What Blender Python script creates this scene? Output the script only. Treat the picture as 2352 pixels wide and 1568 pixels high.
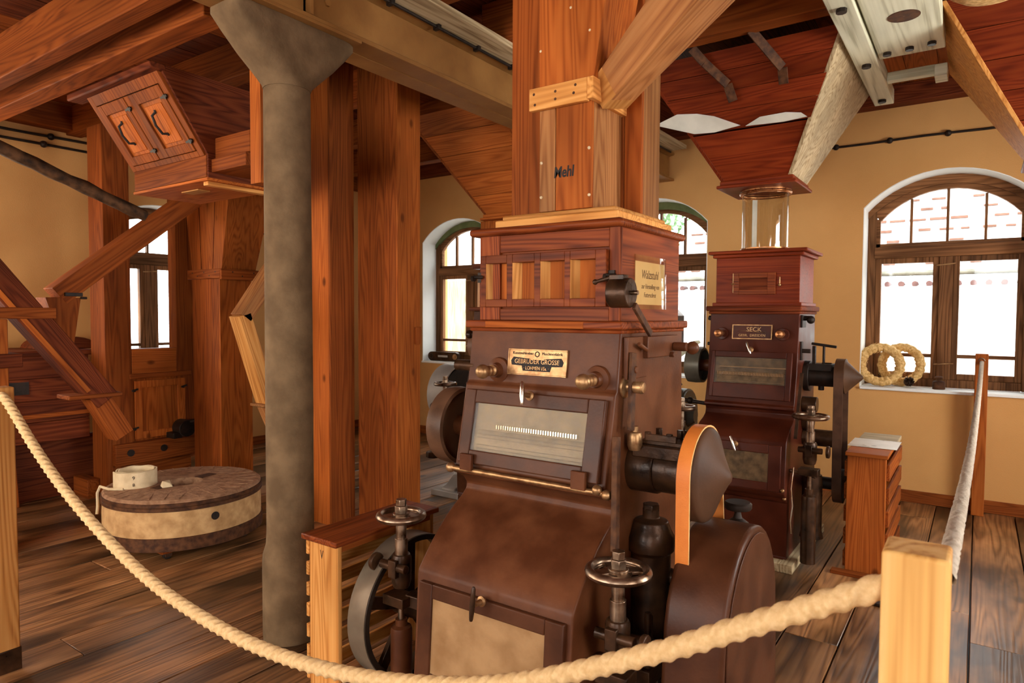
import bpy, bmesh, math, random
from mathutils import Matrix, Vector
from math import sin, cos, pi, radians, sqrt, atan2

for _o in list(bpy.data.objects):
    bpy.data.objects.remove(_o)
SC = bpy.context.scene
COL = SC.collection
rnd = random.Random(7)

# ------------------------------------------------------------------ camera
# room axes: X along the mill fronts, Y towards the window wall, Z up; metres
CAM_H = 1.55
yaw, pitch, roll = radians(35.0), radians(2.257), radians(-0.279)
fwd = Vector((-sin(yaw) * cos(pitch), cos(yaw) * cos(pitch), -sin(pitch)))
rgt = Vector((cos(yaw), sin(yaw), 0))
dwn = fwd.cross(rgt)
r2 = cos(roll) * rgt + sin(roll) * dwn
d2 = -sin(roll) * rgt + cos(roll) * dwn
cam = bpy.data.cameras.new('camera')
cam.sensor_width = 36.0
cam.lens = 1531.5 * 36.0 / 2352.0
cam.clip_start = 0.05
cam.dof.use_dof = True
cam.dof.focus_distance = 2.7
cam.dof.aperture_fstop = 7.0
cam_o = bpy.data.objects.new('camera', cam)
COL.objects.link(cam_o)
cam_o.matrix_world = Matrix(((r2.x, -d2.x, -fwd.x, 0), (r2.y, -d2.y, -fwd.y, 0), (r2.z, -d2.z, -fwd.z, CAM_H), (0, 0, 0, 1)))
SC.camera = cam_o

# ------------------------------------------------------------------ light and exposure
SC.view_settings.view_transform = 'Standard'
SC.view_settings.look = 'None'
SC.view_settings.exposure = 0.22
SC.view_settings.gamma = 1.0
SC.view_settings.use_curve_mapping = False

W = bpy.data.worlds.new('world')
SC.world = W
W.use_nodes = True
_bg = W.node_tree.nodes['Background']
_bg.inputs[0].default_value = (0.92, 0.97, 1.0, 1)
_bg.inputs[1].default_value = 8.5

sun = bpy.data.lights.new('sun', 'SUN')
sun.energy = 3.5
sun.angle = radians(0.6)
sun.color = (1.0, 0.98, 0.96)
sun_o = bpy.data.objects.new('sun', sun)
COL.objects.link(sun_o)
sun_o.rotation_euler = Vector((0.35, 0.75, -0.95)).to_track_quat('-Z', 'Y').to_euler()

def area(name, loc, direction, sx, sy, power, color, portal=False):
    l = bpy.data.lights.new(name, 'AREA')
    l.shape = 'RECTANGLE'
    l.size, l.size_y = sx, sy
    l.energy = power
    l.color = color
    if portal:
        l.cycles.is_portal = True
    o = bpy.data.objects.new(name, l)
    COL.objects.link(o)
    o.location = loc
    o.rotation_euler = Vector(direction).to_track_quat('-Z', 'Z').to_euler()
    return o

# fill lamps added at unseen front and right openings; daylight of unseen left windows
area('front_fill_lamp', (-3.9, -2.42, 1.75), (-0.62, 1, -0.15), 1.3, 1.7, 50, (1.0, 0.76, 0.48))
area('front_fill_lamp', (-2.2, -2.42, 1.75), (0, 1, -0.30), 1.3, 1.7, 13, (1.0, 0.76, 0.48))
area('front_fill_lamp', (0.6, -2.42, 1.75), (-0.1, 1, -0.30), 1.3, 1.7, 6, (1.0, 0.76, 0.48))
area('side_fill_lamp', (2.22, 0.6, 1.75), (-1, 0.1, -0.25), 1.3, 1.7, 10, (1.0, 0.80, 0.54))
area('side_fill_lamp', (2.22, 4.0, 1.75), (-1, 0, -0.15), 1.3, 1.7, 60, (1.0, 0.97, 0.88))
area('daylight_left_window', (-7.05, 0.95, 1.80), (1, 0.05, -0.08), 1.15, 1.7, 50, (1.0, 0.79, 0.52))
area('daylight_left_window', (-7.05, -1.35, 1.80), (1, 0.15, -0.08), 1.15, 1.7, 48, (1.0, 0.79, 0.52))
# portals in the windows that are in view
for _x in (-5.36, -2.80, -0.24):
    area('window_portal', (_x, 6.95, 1.85), (0, -1, 0), 1.3, 2.0, 1, (1, 1, 1), portal=True)
area('window_portal', (-7.45, 3.62, 1.85), (1, 0, 0), 1.3, 2.0, 1, (1, 1, 1), portal=True)

# ------------------------------------------------------------------ materials
MATS = {}

def new_mat(name):
    m = bpy.data.materials.new(name)
    m.use_nodes = True
    nt = m.node_tree
    b = nt.nodes['Principled BSDF']
    return m, nt, b

def N(nt, t, **kw):
    n = nt.nodes.new(t)
    for k, v in kw.items():
        setattr(n, k, v)
    return n

def ramp(nt, stops):
    r = N(nt, 'ShaderNodeValToRGB')
    el = r.color_ramp.elements
    while len(el) < len(stops):
        el.new(0.5)
    for e, (p, c) in zip(el, stops):
        e.position = p
        e.color = (*c, 1)
    return r

def math_node(nt, op, a=None, b=None, v1=None):
    n = N(nt, 'ShaderNodeMath', operation=op)
    if a is not None:
        nt.links.new(a, n.inputs[0])
    if b is not None:
        nt.links.new(b, n.inputs[1])
    if v1 is not None:
        n.inputs[1].default_value = v1
    return n

def obj_coord(nt, scale, seed=True):
    """object coordinates, shifted per object so that copies differ, stretched along the grain"""
    tc = N(nt, 'ShaderNodeTexCoord')
    oi = N(nt, 'ShaderNodeObjectInfo')
    add = N(nt, 'ShaderNodeVectorMath', operation='ADD')
    mul = math_node(nt, 'MULTIPLY', oi.outputs['Random'], None, 37.0)
    nt.links.new(tc.outputs['Object'], add.inputs[0])
    if seed:
        nt.links.new(mul.outputs[0], add.inputs[1])
    mp = N(nt, 'ShaderNodeMapping')
    mp.inputs['Scale'].default_value = scale
    nt.links.new(add.outputs[0], mp.inputs[0])
    return mp, oi

WOODS = {
    # name: (dark line, body, light, roughness, contour frequency, patch strength)
    'orange': ((0.235, 0.052, 0.009), (0.370, 0.090, 0.014), (0.45, 0.124, 0.021), 0.56, 9.0, 0.35),
    'brown':  ((0.145, 0.032, 0.006), (0.250, 0.058, 0.010), (0.31, 0.080, 0.014), 0.60, 8.0, 0.35),
    'dark':   ((0.050, 0.010, 0.004), (0.120, 0.024, 0.008), (0.17, 0.040, 0.012), 0.58, 8.0, 0.4),
    'red':    ((0.115, 0.015, 0.0045), (0.185, 0.026, 0.007), (0.23, 0.038, 0.009), 0.36, 9.0, 0.4),
    'varnish': ((0.085, 0.016, 0.0045), (0.180, 0.036, 0.009), (0.25, 0.060, 0.014), 0.34, 9.0, 0.4),
    'pine':   ((0.46, 0.200, 0.045), (0.72, 0.400, 0.125), (0.80, 0.500, 0.190), 0.5, 6.0, 0.15),
    'honey':  ((0.36, 0.130, 0.028), (0.56, 0.240, 0.060), (0.66, 0.320, 0.095), 0.45, 8.0, 0.2),
    'grey':   ((0.24, 0.160, 0.080), (0.46, 0.340, 0.190), (0.55, 0.430, 0.260), 0.6, 7.0, 0.3),
    'pale':   ((0.40, 0.370, 0.240), (0.66, 0.640, 0.460), (0.74, 0.720, 0.540), 0.65, 3.0, 0.2),
    'floor':  ((0.095, 0.040, 0.013), (0.225, 0.098, 0.034), (0.320, 0.152, 0.058), 0.34, 6.0, 0.8),
    'frame':  ((0.085, 0.034, 0.012), (0.185, 0.078, 0.030), (0.25, 0.112, 0.045), 0.5, 6.0, 0.5),
    'duct':   ((0.185, 0.066, 0.021), (0.300, 0.120, 0.038), (0.37, 0.165, 0.058), 0.45, 8.0, 0.4),
}

def wood(kind, axis='z'):
    key = 'wood_%s_%s' % (kind, axis)
    if key in MATS:
        return MATS[key]
    dark, body, light, rough, freq, patch = WOODS[kind]
    m, nt, b = new_mat(key)
    st = 0.06
    sc = {'x': (st, 1, 1), 'y': (1, st, 1), 'z': (1, 1, st)}[axis]
    gs = 7.5
    mp, oi = obj_coord(nt, tuple(gs * s for s in sc))
    n1 = N(nt, 'ShaderNodeTexNoise')
    n1.inputs['Scale'].default_value = 1.0
    n1.inputs['Detail'].default_value = 1.5
    n1.inputs['Roughness'].default_value = 0.4
    nt.links.new(mp.outputs[0], n1.inputs['Vector'])
    k = math_node(nt, 'MULTIPLY', n1.outputs[0], None, freq * 14.0)
    s = math_node(nt, 'SINE', k.outputs[0])
    h = N(nt, 'ShaderNodeMapRange')
    h.inputs['From Min'].default_value = -1
    h.inputs['From Max'].default_value = 1
    nt.links.new(s.outputs[0], h.inputs['Value'])
    # fine streaks
    mp2, _ = obj_coord(nt, tuple(90 * (v if v == 1 else 0.02) for v in sc))
    n2 = N(nt, 'ShaderNodeTexNoise')
    n2.inputs['Scale'].default_value = 1.0
    n2.inputs['Detail'].default_value = 2
    nt.links.new(mp2.outputs[0], n2.inputs['Vector'])
    mixf = N(nt, 'ShaderNodeMix')
    mixf.inputs[0].default_value = 0.62
    nt.links.new(h.outputs[0], mixf.inputs[2])
    nt.links.new(n2.outputs[0], mixf.inputs[3])
    r = ramp(nt, [(0.18, dark), (0.44, body), (0.80, light)])
    nt.links.new(mixf.outputs[0], r.inputs[0])
    # broad patches of wear and a tint per board
    mp3, _ = obj_coord(nt, tuple(2.2 * (v if v == 1 else 0.35) for v in sc))
    n3 = N(nt, 'ShaderNodeTexNoise')
    n3.inputs['Scale'].default_value = 1.6
    n3.inputs['Detail'].default_value = 4
    nt.links.new(mp3.outputs[0], n3.inputs['Vector'])
    pr = N(nt, 'ShaderNodeMapRange')
    pr.inputs['From Min'].default_value = 0.3 if kind != 'floor' else 0.37
    pr.inputs['From Max'].default_value = 0.7 if kind != 'floor' else 0.63
    pr.inputs['To Min'].default_value = 1.0 - patch
    pr.inputs['To Max'].default_value = 1.0 + patch * 0.5
    nt.links.new(n3.outputs[0], pr.inputs['Value'])
    tr = N(nt, 'ShaderNodeMapRange')
    tr.inputs['To Min'].default_value = 0.82 if kind != 'floor' else 0.66
    tr.inputs['To Max'].default_value = 1.18 if kind != 'floor' else 1.30
    nt.links.new(oi.outputs['Random'], tr.inputs['Value'])
    mm = math_node(nt, 'MULTIPLY', pr.outputs[0], tr.outputs[0])
    hsv = N(nt, 'ShaderNodeHueSaturation')
    nt.links.new(r.outputs[0], hsv.inputs['Color'])
    nt.links.new(mm.outputs[0], hsv.inputs['Value'])
    last = hsv.outputs[0]
    if kind in ('floor', 'pine', 'pale', 'orange'):
        # knots and stains
        kmp, _ = obj_coord(nt, tuple((2.6 if kind == 'floor' else 4.2) * (v if v == 1 else 0.55) for v in sc))
        vo = N(nt, 'ShaderNodeTexVoronoi')
        vo.inputs['Scale'].default_value = 1.0
        nt.links.new(kmp.outputs[0], vo.inputs['Vector'])
        kr = ramp(nt, [(0.0, (1, 1, 1)), (0.055, (0.75, 0.75, 0.75)), (0.10, (0, 0, 0))])
        nt.links.new(vo.outputs['Distance'], kr.inputs[0])
        km = N(nt, 'ShaderNodeMix', data_type='RGBA')
        nt.links.new(kr.outputs[0], km.inputs[0])
        nt.links.new(last, km.inputs[6])
        km.inputs[7].default_value = tuple(0.45 * v for v in dark) + (1,)
        last = km.outputs[2]
    nt.links.new(last, b.inputs['Base Color'])
    b.inputs['Specular IOR Level'].default_value = 0.09 if kind != 'floor' else 0.5
    rr = N(nt, 'ShaderNodeMapRange')
    rr.inputs['To Min'].default_value = rough - 0.08
    rr.inputs['To Max'].default_value = rough + 0.18
    nt.links.new(n3.outputs[0], rr.inputs['Value'])
    nt.links.new(rr.outputs[0], b.inputs['Roughness'])
    bp = N(nt, 'ShaderNodeBump')
    bp.inputs['Strength'].default_value = 0.25 if kind not in ('floor', 'pale') else 0.5
    bp.inputs['Distance'].default_value = 0.002
    nt.links.new(mixf.outputs[0], bp.inputs['Height'])
    nt.links.new(bp.outputs[0], b.inputs['Normal'])
    MATS[key] = m
    return m

def surf(name, c1, c2, rough=0.5, metal=0.0, scale=8.0, bump=0.0, bscale=60.0, detail=5, lo=0.35, hi=0.65, rvar=0.15, spec=None):
    if name in MATS:
        return MATS[name]
    m, nt, b = new_mat(name)
    mp, oi = obj_coord(nt, (1, 1, 1))
    n = N(nt, 'ShaderNodeTexNoise')
    n.inputs['Scale'].default_value = scale
    n.inputs['Detail'].default_value = detail
    nt.links.new(mp.outputs[0], n.inputs['Vector'])
    r = ramp(nt, [(lo, c1), (hi, c2)])
    nt.links.new(n.outputs[0], r.inputs[0])
    nt.links.new(r.outputs[0], b.inputs['Base Color'])
    b.inputs['Metallic'].default_value = metal
    b.inputs['Specular IOR Level'].default_value = 0.25 if spec is None else spec
    rr = N(nt, 'ShaderNodeMapRange')
    rr.inputs['To Min'].default_value = max(0.05, rough - rvar)
    rr.inputs['To Max'].default_value = min(1.0, rough + rvar)
    nt.links.new(n.outputs[0], rr.inputs['Value'])
    nt.links.new(rr.outputs[0], b.inputs['Roughness'])
    if bump:
        n2 = N(nt, 'ShaderNodeTexNoise')
        n2.inputs['Scale'].default_value = bscale
        n2.inputs['Detail'].default_value = 4
        nt.links.new(mp.outputs[0], n2.inputs['Vector'])
        bp = N(nt, 'ShaderNodeBump')
        bp.inputs['Strength'].default_value = bump
        bp.inputs['Distance'].default_value = 0.004
        nt.links.new(n2.outputs[0], bp.inputs['Height'])
        nt.links.new(bp.outputs[0], b.inputs['Normal'])
    MATS[name] = m
    return m

PLASTER = surf('ochre_plaster', (0.60, 0.305, 0.100), (0.68, 0.362, 0.126), 0.9, 0, 1.3, 0.35, 120)
WHITE = surf('white_reveal_paint', (0.80, 0.80, 0.76), (0.86, 0.86, 0.82), 0.85, 0, 3, 0.2, 80)
IRON = surf('brown_enamelled_iron', (0.070, 0.0200, 0.0070), (0.135, 0.0450, 0.0165), 0.40, 0.0, 7, 0.12, 90, rvar=0.12, spec=0.17)
IRON3 = surf('dark_brown_enamelled_iron', (0.046, 0.0135, 0.0050), (0.090, 0.0300, 0.0115), 0.40, 0.0, 7, 0.12, 90, rvar=0.12, spec=0.2)
CONEIRON = surf('dull_brown_iron', (0.042, 0.0190, 0.0090), (0.085, 0.0380, 0.0180), 0.5, 0.0, 5, 0.1, 90, spec=0.15)
IRON2 = surf('dark_red_enamelled_iron', (0.046, 0.0085, 0.0035), (0.080, 0.016, 0.006), 0.38, 0.0, 6, 0.1, 90, spec=0.2)
OILY = surf('oily_black_iron', (0.018, 0.009, 0.005), (0.075, 0.033, 0.014), 0.33, 0.35, 14, 0.35, 50, rvar=0.2)
STEEL = surf('worn_steel', (0.15, 0.092, 0.056), (0.42, 0.30, 0.205), 0.32, 0.95, 22, 0.12, 60)
BRIGHT = surf('polished_steel', (0.62, 0.57, 0.50), (0.80, 0.76, 0.68), 0.2, 1.0, 20)
BRASS = surf('aged_brass', (0.26, 0.135, 0.060), (0.56, 0.34, 0.16), 0.42, 0.85, 30, 0.1, 90)
COPPER = surf('copper_ring', (0.40, 0.16, 0.06), (0.60, 0.28, 0.12), 0.3, 0.9, 20)
BLACK = surf('black_iron', (0.012, 0.008, 0.006), (0.030, 0.018, 0.012), 0.5, 0.2, 20)
RUST = surf('rusty_iron', (0.040, 0.014, 0.006), (0.120, 0.048, 0.018), 0.7, 0.1, 25, 0.4, 60)
CONCRETE = surf('grey_brown_cast_column', (0.110, 0.066, 0.030), (0.190, 0.120, 0.060), 0.9, 0, 9, 0.6, 45, detail=8)
GIRDER = surf('ochre_painted_steel', (0.215, 0.090, 0.021), (0.320, 0.148, 0.038), 0.65, 0, 3.5, 0.25, 60, detail=8)
BELT = surf('orange_leather', (0.60, 0.165, 0.024), (0.74, 0.235, 0.042), 0.5, 0, 9, 0.15, 200)
BELTEDGE = surf('raw_leather_edge', (0.72, 0.42, 0.14), (0.80, 0.50, 0.20), 0.7, 0, 30)
DARKBELT = surf('dark_leather', (0.060, 0.026, 0.012), (0.115, 0.052, 0.026), 0.45, 0, 9, 0.15, 120)
CANVAS = surf('cream_canvas_belt', (0.60, 0.46, 0.27), (0.74, 0.60, 0.38), 0.8, 0, 14, 0.3, 200)
STONE = surf('mill_stone', (0.22, 0.110, 0.056), (0.38, 0.215, 0.120), 0.9, 0, 26, 0.9, 70, detail=9)
STONESIDE = surf('mill_stone_plaster_side', (0.40, 0.225, 0.090), (0.60, 0.375, 0.170), 0.9, 0, 15, 0.6, 60, detail=8)
STRAW = surf('straw', (0.52, 0.29, 0.080), (0.84, 0.57, 0.24), 0.75, 0, 60, 0.8, 140)
ROPE = surf('manila_rope', (0.60, 0.38, 0.165), (0.74, 0.51, 0.255), 0.85, 0, 90, 0.25, 300)
GREYROPE = surf('grey_white_cord', (0.40, 0.33, 0.25), (0.55, 0.47, 0.37), 0.8, 0, 60, 0.4, 240)
PAPER = surf('yellowed_paper', (0.62, 0.41, 0.155), (0.70, 0.48, 0.20), 0.8, 0, 6)
WHITEPAPER = surf('laminated_white_paper', (0.62, 0.58, 0.50), (0.78, 0.74, 0.66), 0.3, 0, 7)
TIN = surf('pale_tin_sheet', (0.60, 0.60, 0.52), (0.76, 0.75, 0.66), 0.5, 0.1, 6, 0.2, 12)
INK = surf('black_ink', (0.012, 0.009, 0.008), (0.02, 0.014, 0.012), 0.6, 0, 30)
FLOURED = surf('floured_steel_roll', (0.21, 0.150, 0.078), (0.32, 0.235, 0.128), 0.5, 0.1, 20)
TANPANEL = surf('tan_worn_panel', (0.29, 0.155, 0.062), (0.42, 0.245, 0.110), 0.55, 0.1, 10, 0.25, 40, detail=8)
GAUZE = surf('brown_gauze_panel', (0.075, 0.045, 0.020), (0.170, 0.105, 0.050), 0.6, 0.1, 22)
GREYRIM = surf('grey_metal_rim', (0.165, 0.125, 0.085), (0.275, 0.215, 0.150), 0.42, 0.4, 5, 0.1, 60)
PALEIRON = surf('pale_grey_iron', (0.40, 0.36, 0.31), (0.54, 0.49, 0.43), 0.45, 0.2, 5)
GREENGREY = surf('grey_green_iron', (0.085, 0.080, 0.060), (0.140, 0.130, 0.100), 0.4, 0.3, 6)
GREENPAINT = surf('green_window_head', (0.10, 0.13, 0.045), (0.17, 0.19, 0.075), 0.6, 0, 9)
OUTWALL = surf('white_render_outside', (0.60, 0.60, 0.59), (0.66, 0.66, 0.65), 0.9, 0, 2)
TILE = surf('pale_roof_tile', (0.42, 0.36, 0.33), (0.52, 0.46, 0.43), 0.8, 0, 12)
LEAF = surf('green_leaves', (0.06, 0.13, 0.05), (0.16, 0.26, 0.11), 0.6, 0, 8)
GRASS = surf('pale_gravel_outside', (0.36, 0.35, 0.32), (0.46, 0.45, 0.42), 0.9, 0, 3)

def bark():
    return surf('dark_bark', (0.020, 0.009, 0.004), (0.110, 0.050, 0.020), 0.75, 0, 16, 1.0, 30, detail=9)
BARK = bark()

def glass_mat(name, tint=(1, 1, 1), gl=0.06, gmax=0.7, rough=0.03):
    m, nt, b = new_mat(name)
    nt.nodes.remove(b)
    tr = N(nt, 'ShaderNodeBsdfTransparent')
    tr.inputs[0].default_value = (*tint, 1)
    gs = N(nt, 'ShaderNodeBsdfGlossy')
    gs.inputs['Roughness'].default_value = rough
    lw = N(nt, 'ShaderNodeLayerWeight')
    lw.inputs[0].default_value = 0.25
    mr = N(nt, 'ShaderNodeMapRange')
    mr.inputs['To Min'].default_value = gl
    mr.inputs['To Max'].default_value = gmax
    nt.links.new(lw.outputs['Facing'], mr.inputs['Value'])
    mx = N(nt, 'ShaderNodeMixShader')
    nt.links.new(mr.outputs[0], mx.inputs[0])
    nt.links.new(tr.outputs[0], mx.inputs[1])
    nt.links.new(gs.outputs[0], mx.inputs[2])
    nt.links.new(mx.outputs[0], nt.nodes['Material Output'].inputs[0])
    return m
GLASS = glass_mat('window_glass', (0.97, 0.98, 0.97), 0.03)
TUBEGLASS = glass_mat('glass_tube', (0.90, 0.90, 0.86), 0.10)
DOORGLASS = glass_mat('dusty_door_glass', (0.92, 0.89, 0.82), 0.02, 0.35, 0.5)
FILM = glass_mat('clear_film', (0.97, 0.96, 0.94), 0.10)

# ------------------------------------------------------------------ geometry helpers
WM = {}           # world matrix of each built object

class MB:
    def __init__(self):
        self.v, self.f, self.sm = [], [], []

    def add(self, verts, faces, smooth=False):
        o = len(self.v)
        self.v += [tuple(p) for p in verts]
        self.f += [tuple(i + o for i in f) for f in faces]
        self.sm += [smooth] * len(faces)
        return self

    def hexa(self, p):
        """8 points: bottom ring 0-3, top ring 4-7, both counter-clockwise from above"""
        return self.add(p, [(0, 3, 2, 1), (4, 5, 6, 7), (0, 1, 5, 4), (1, 2, 6, 5), (2, 3, 7, 6), (3, 0, 4, 7)])

    def box(self, x0, x1, y0, y1, z0, z1):
        return self.hexa([(x0, y0, z0), (x1, y0, z0), (x1, y1, z0), (x0, y1, z0), (x0, y0, z1), (x1, y0, z1), (x1, y1, z1), (x0, y1, z1)])

    def prism(self, poly, a, b, axis='x'):
        """extrude a closed polygon along an axis; poly in the other two coordinates (in xyz order)"""
        n = len(poly)
        def P(t, q):
            return {'x': (t, q[0], q[1]), 'y': (q[0], t, q[1]), 'z': (q[0], q[1], t)}[axis]
        vs = [P(a, q) for q in poly] + [P(b, q) for q in poly]
        ar = sum(poly[i][0] * poly[(i + 1) % n][1] - poly[(i + 1) % n][0] * poly[i][1] for i in range(n))
        flip = (ar > 0) != (b > a)
        if axis == 'y':
            flip = not flip
        fs = [tuple(range(n - 1, -1, -1)), tuple(range(n, 2 * n))] + [(i, (i + 1) % n, n + (i + 1) % n, n + i) for i in range(n)]
        if flip:
            fs = [tuple(reversed(f)) for f in fs]
        return self.add(vs, fs)

    def lathe(self, prof, o=(0, 0, 0), axis='z', n=28, smooth=True, a0=0.0, a1=2 * pi):
        """prof: (radius, height) along the axis"""
        full = abs(a1 - a0 - 2 * pi) < 1e-6
        m = n if full else n + 1
        vs = []
        for r, h in prof:
            for i in range(m):
                t = a0 + (a1 - a0) * i / n
                c, s = r * cos(t), r * sin(t)
                vs.append({'z': (o[0] + c, o[1] + s, o[2] + h), 'x': (o[0] + h, o[1] + c, o[2] + s), 'y': (o[0] + s, o[1] + h, o[2] + c)}[axis])
        fs = []
        for j in range(len(prof) - 1):
            for i in range(n):
                k = (i + 1) % m
                fs.append((j * m + i, j * m + k, (j + 1) * m + k, (j + 1) * m + i))
        self.add(vs, fs, smooth)
        return self

    def cyl(self, o, r, h, axis='z', n=24, r1=None):
        """solid cylinder from o along +axis"""
        r1 = r if r1 is None else r1
        k = len(self.v)
        self.lathe([(r, 0), (r1, h)], o, axis, n)
        self.f += [tuple(k + i for i in range(n - 1, -1, -1)), tuple(k + n + i for i in range(n))]
        self.sm += [False, False]
        return self

    def rod(self, p0, p1, r, n=12, r1=None):
        p0, p1 = Vector(p0), Vector(p1)
        d = (p1 - p0).normalized()
        u = d.orthogonal().normalized()
        w = d.cross(u)
        r1 = r if r1 is None else r1
        vs = [p0 + (u * cos(2 * pi * i / n) + w * sin(2 * pi * i / n)) * r for i in range(n)] + [p1 + (u * cos(2 * pi * i / n) + w * sin(2 * pi * i / n)) * r1 for i in range(n)]
        k = len(self.v)
        self.add(vs, [(i, (i + 1) % n, n + (i + 1) % n, n + i) for i in range(n)], True)
        self.f += [tuple(k + i for i in range(n - 1, -1, -1)), tuple(k + n + i for i in range(n))]
        self.sm += [False, False]
        return self

    def beam(self, p0, p1, w, h, up=(0, 0, 1)):
        """rectangular bar from p0 to p1; w across, h along 'up'"""
        p0, p1 = Vector(p0), Vector(p1)
        d = (p1 - p0).normalized()
        s = d.cross(Vector(up)).normalized()
        u = s.cross(d)
        q = []
        for p in (p0, p1):
            q += [p - s * w / 2 - u * h / 2, p + s * w / 2 - u * h / 2, p + s * w / 2 + u * h / 2, p - s * w / 2 + u * h / 2]
        return self.add(q, [(0, 1, 2, 3), (7, 6, 5, 4), (0, 4, 5, 1), (1, 5, 6, 2), (2, 6, 7, 3), (3, 7, 4, 0)])

    def tube(self, pts, r, n=10, closed=False, rf=None):
        pts = [Vector(p) for p in pts]
        m = len(pts)
        rings = []
        u = None
        for i, p in enumerate(pts):
            if closed:
                d = (pts[(i + 1) % m] - pts[i - 1]).normalized()
            else:
                d = (pts[min(i + 1, m - 1)] - pts[max(i - 1, 0)]).normalized()
            if u is None:
                u = d.orthogonal().normalized()
            u = (u - d * u.dot(d)).normalized()
            w = d.cross(u)
            rr = r if rf is None else rf(i / max(1, m - 1))
            rings.append([p + (u * cos(2 * pi * k / n) + w * sin(2 * pi * k / n)) * (rr if not callable(rr) else rr(k)) for k in range(n)])
        vs = [q for ring in rings for q in ring]
        fs = []
        for i in range(m if closed else m - 1):
            j = (i + 1) % m
            for k in range(n):
                fs.append((i * n + k, i * n + (k + 1) % n, j * n + (k + 1) % n, j * n + k))
        if not closed:
            fs += [tuple(range(n - 1, -1, -1)), tuple((m - 1) * n + k for k in range(n))]
        return self.add(vs, fs, True)

    def sphere(self, o, r, n=16, m=10, sz=1.0):
        prof = [(r * sin(pi * j / m), -r * cos(pi * j / m) * sz) for j in range(m + 1)]
        prof[0] = (0.0005, prof[0][1]); prof[-1] = (0.0005, prof[-1][1])
        return self.lathe(prof, o, 'z', n)

    def build(self, name, mat, parent=None, M=None, bevel=0.0, seg=2, fix=True):
        """link as ONE mesh object.  Without M the vertices are room coordinates and the origin is the
        parent's; with M they are local to M."""
        if M is None:
            org = WM[parent].to_translation() if parent is not None else None
            if org is None:
                xs, ys, zs = zip(*self.v)
                org = Vector(((min(xs) + max(xs)) / 2, (min(ys) + max(ys)) / 2, min(zs)))
            vs = [Vector(p) - org for p in self.v]
            Mw = Matrix.Translation(org)
        else:
            vs = self.v
            Mw = M
        me = bpy.data.meshes.new(name)
        me.from_pydata([tuple(p) for p in vs], [], self.f)
        me.polygons.foreach_set('use_smooth', [True] * len(self.f))
        if fix:
            bm = bmesh.new()
            bm.from_mesh(me)
            bmesh.ops.recalc_face_normals(bm, faces=bm.faces)
            bm.to_mesh(me)
            bm.free()
        me.set_sharp_from_angle(angle=radians(36))
        me.materials.append(mat)
        o = bpy.data.objects.new(name, me)
        COL.objects.link(o)
        place(o, Mw, parent)
        if bevel:
            md = o.modifiers.new('bevel', 'BEVEL')
            md.width = bevel
            md.segments = seg
            md.limit_method = 'ANGLE'
            md.angle_limit = radians(32)
            md.harden_normals = False
        return o

def place(o, Mw, parent):
    WM[o] = Mw.copy()
    if parent is not None:
        o.parent = parent
        o.matrix_parent_inverse = WM[parent].inverted()
    o.matrix_basis = Mw

def tag(o, label, cat, group=None, kind=None):
    o['label'] = label
    o['category'] = cat
    if group:
        o['group'] = group
    if kind:
        o['kind'] = kind
    return o

def thing(name, loc, label, cat, group=None):
    o = bpy.data.objects.new(name, None)
    o.empty_display_size = 0.1
    COL.objects.link(o)
    place(o, Matrix.Translation(Vector(loc)), None)
    return tag(o, label, cat, group)

def structure(name, loc, label=None, cat=None):
    o = bpy.data.objects.new(name, None)
    COL.objects.link(o)
    place(o, Matrix.Translation(Vector(loc)), None)
    o['kind'] = 'structure'
    if label:
        o['label'] = label
        o['category'] = cat
    return o

def copy_part(src, parent, M, name=None):
    """another part with the same mesh"""
    o = src.copy()
    if name:
        o.name = name
    COL.objects.link(o)
    place(o, M, parent)
    return o

def frame(o, x, z):
    """matrix with origin o, local x along x, local z along z"""
    x = Vector(x).normalized()
    z = Vector(z).normalized()
    y = z.cross(x).normalized()
    z = x.cross(y).normalized()
    return Matrix(((x.x, y.x, z.x, o[0]), (x.y, y.y, z.y, o[1]), (x.z, y.z, z.z, o[2]), (0, 0, 0, 1)))

def along(p0, p1, up=(0, 0, 1)):
    """frame at p0 with local Z along p0-p1 (for wood grain along a slanted member) and its length"""
    p0, p1 = Vector(p0), Vector(p1)
    z = (p1 - p0).normalized()
    x = z.cross(Vector(up))
    if x.length < 1e-4:
        x = Vector((1, 0, 0))
    x.normalize()
    return frame(p0, x, z), (p1 - p0).length

def slant(name, p0, p1, w, h, mat, parent=None, up=(0, 0, 1), bevel=0.004):
    """slanted rectangular member with its grain along its length; w across, h along 'up'"""
    M, L = along(p0, p1, up)
    return MB().box(-w / 2, w / 2, -h / 2, h / 2, 0, L).build(name, mat, parent, M=M, bevel=bevel)

def text(name, s, size, mat, parent, M, depth=0.0008, align='CENTER', shear=0.0, sx=1.0, bold=0.0):
    c = bpy.data.curves.new(name, 'FONT')
    c.body = s
    c.size = size
    c.extrude = depth
    c.offset = bold
    c.align_x = align
    c.align_y = 'CENTER'
    c.shear = shear
    c.resolution_u = 3
    c.materials.append(mat)
    tmp = bpy.data.objects.new(name, c)
    COL.objects.link(tmp)
    me = bpy.data.meshes.new_from_object(tmp.evaluated_get(bpy.context.evaluated_depsgraph_get()))
    bpy.data.objects.remove(tmp)
    me.transform(Matrix.Diagonal((sx, 1, 1, 1)))
    if not me.materials:
        me.materials.append(mat)
    o = bpy.data.objects.new(name, me)
    COL.objects.link(o)
    place(o, M, parent)
    return o

def front(x, y, z, tilt=0.0):
    """local x = room X, local y = up, facing -Y (text and flat things on a front)"""
    return Matrix.Translation((x, y, z)) @ Matrix.Rotation(pi / 2 - tilt, 4, 'X')

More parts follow.
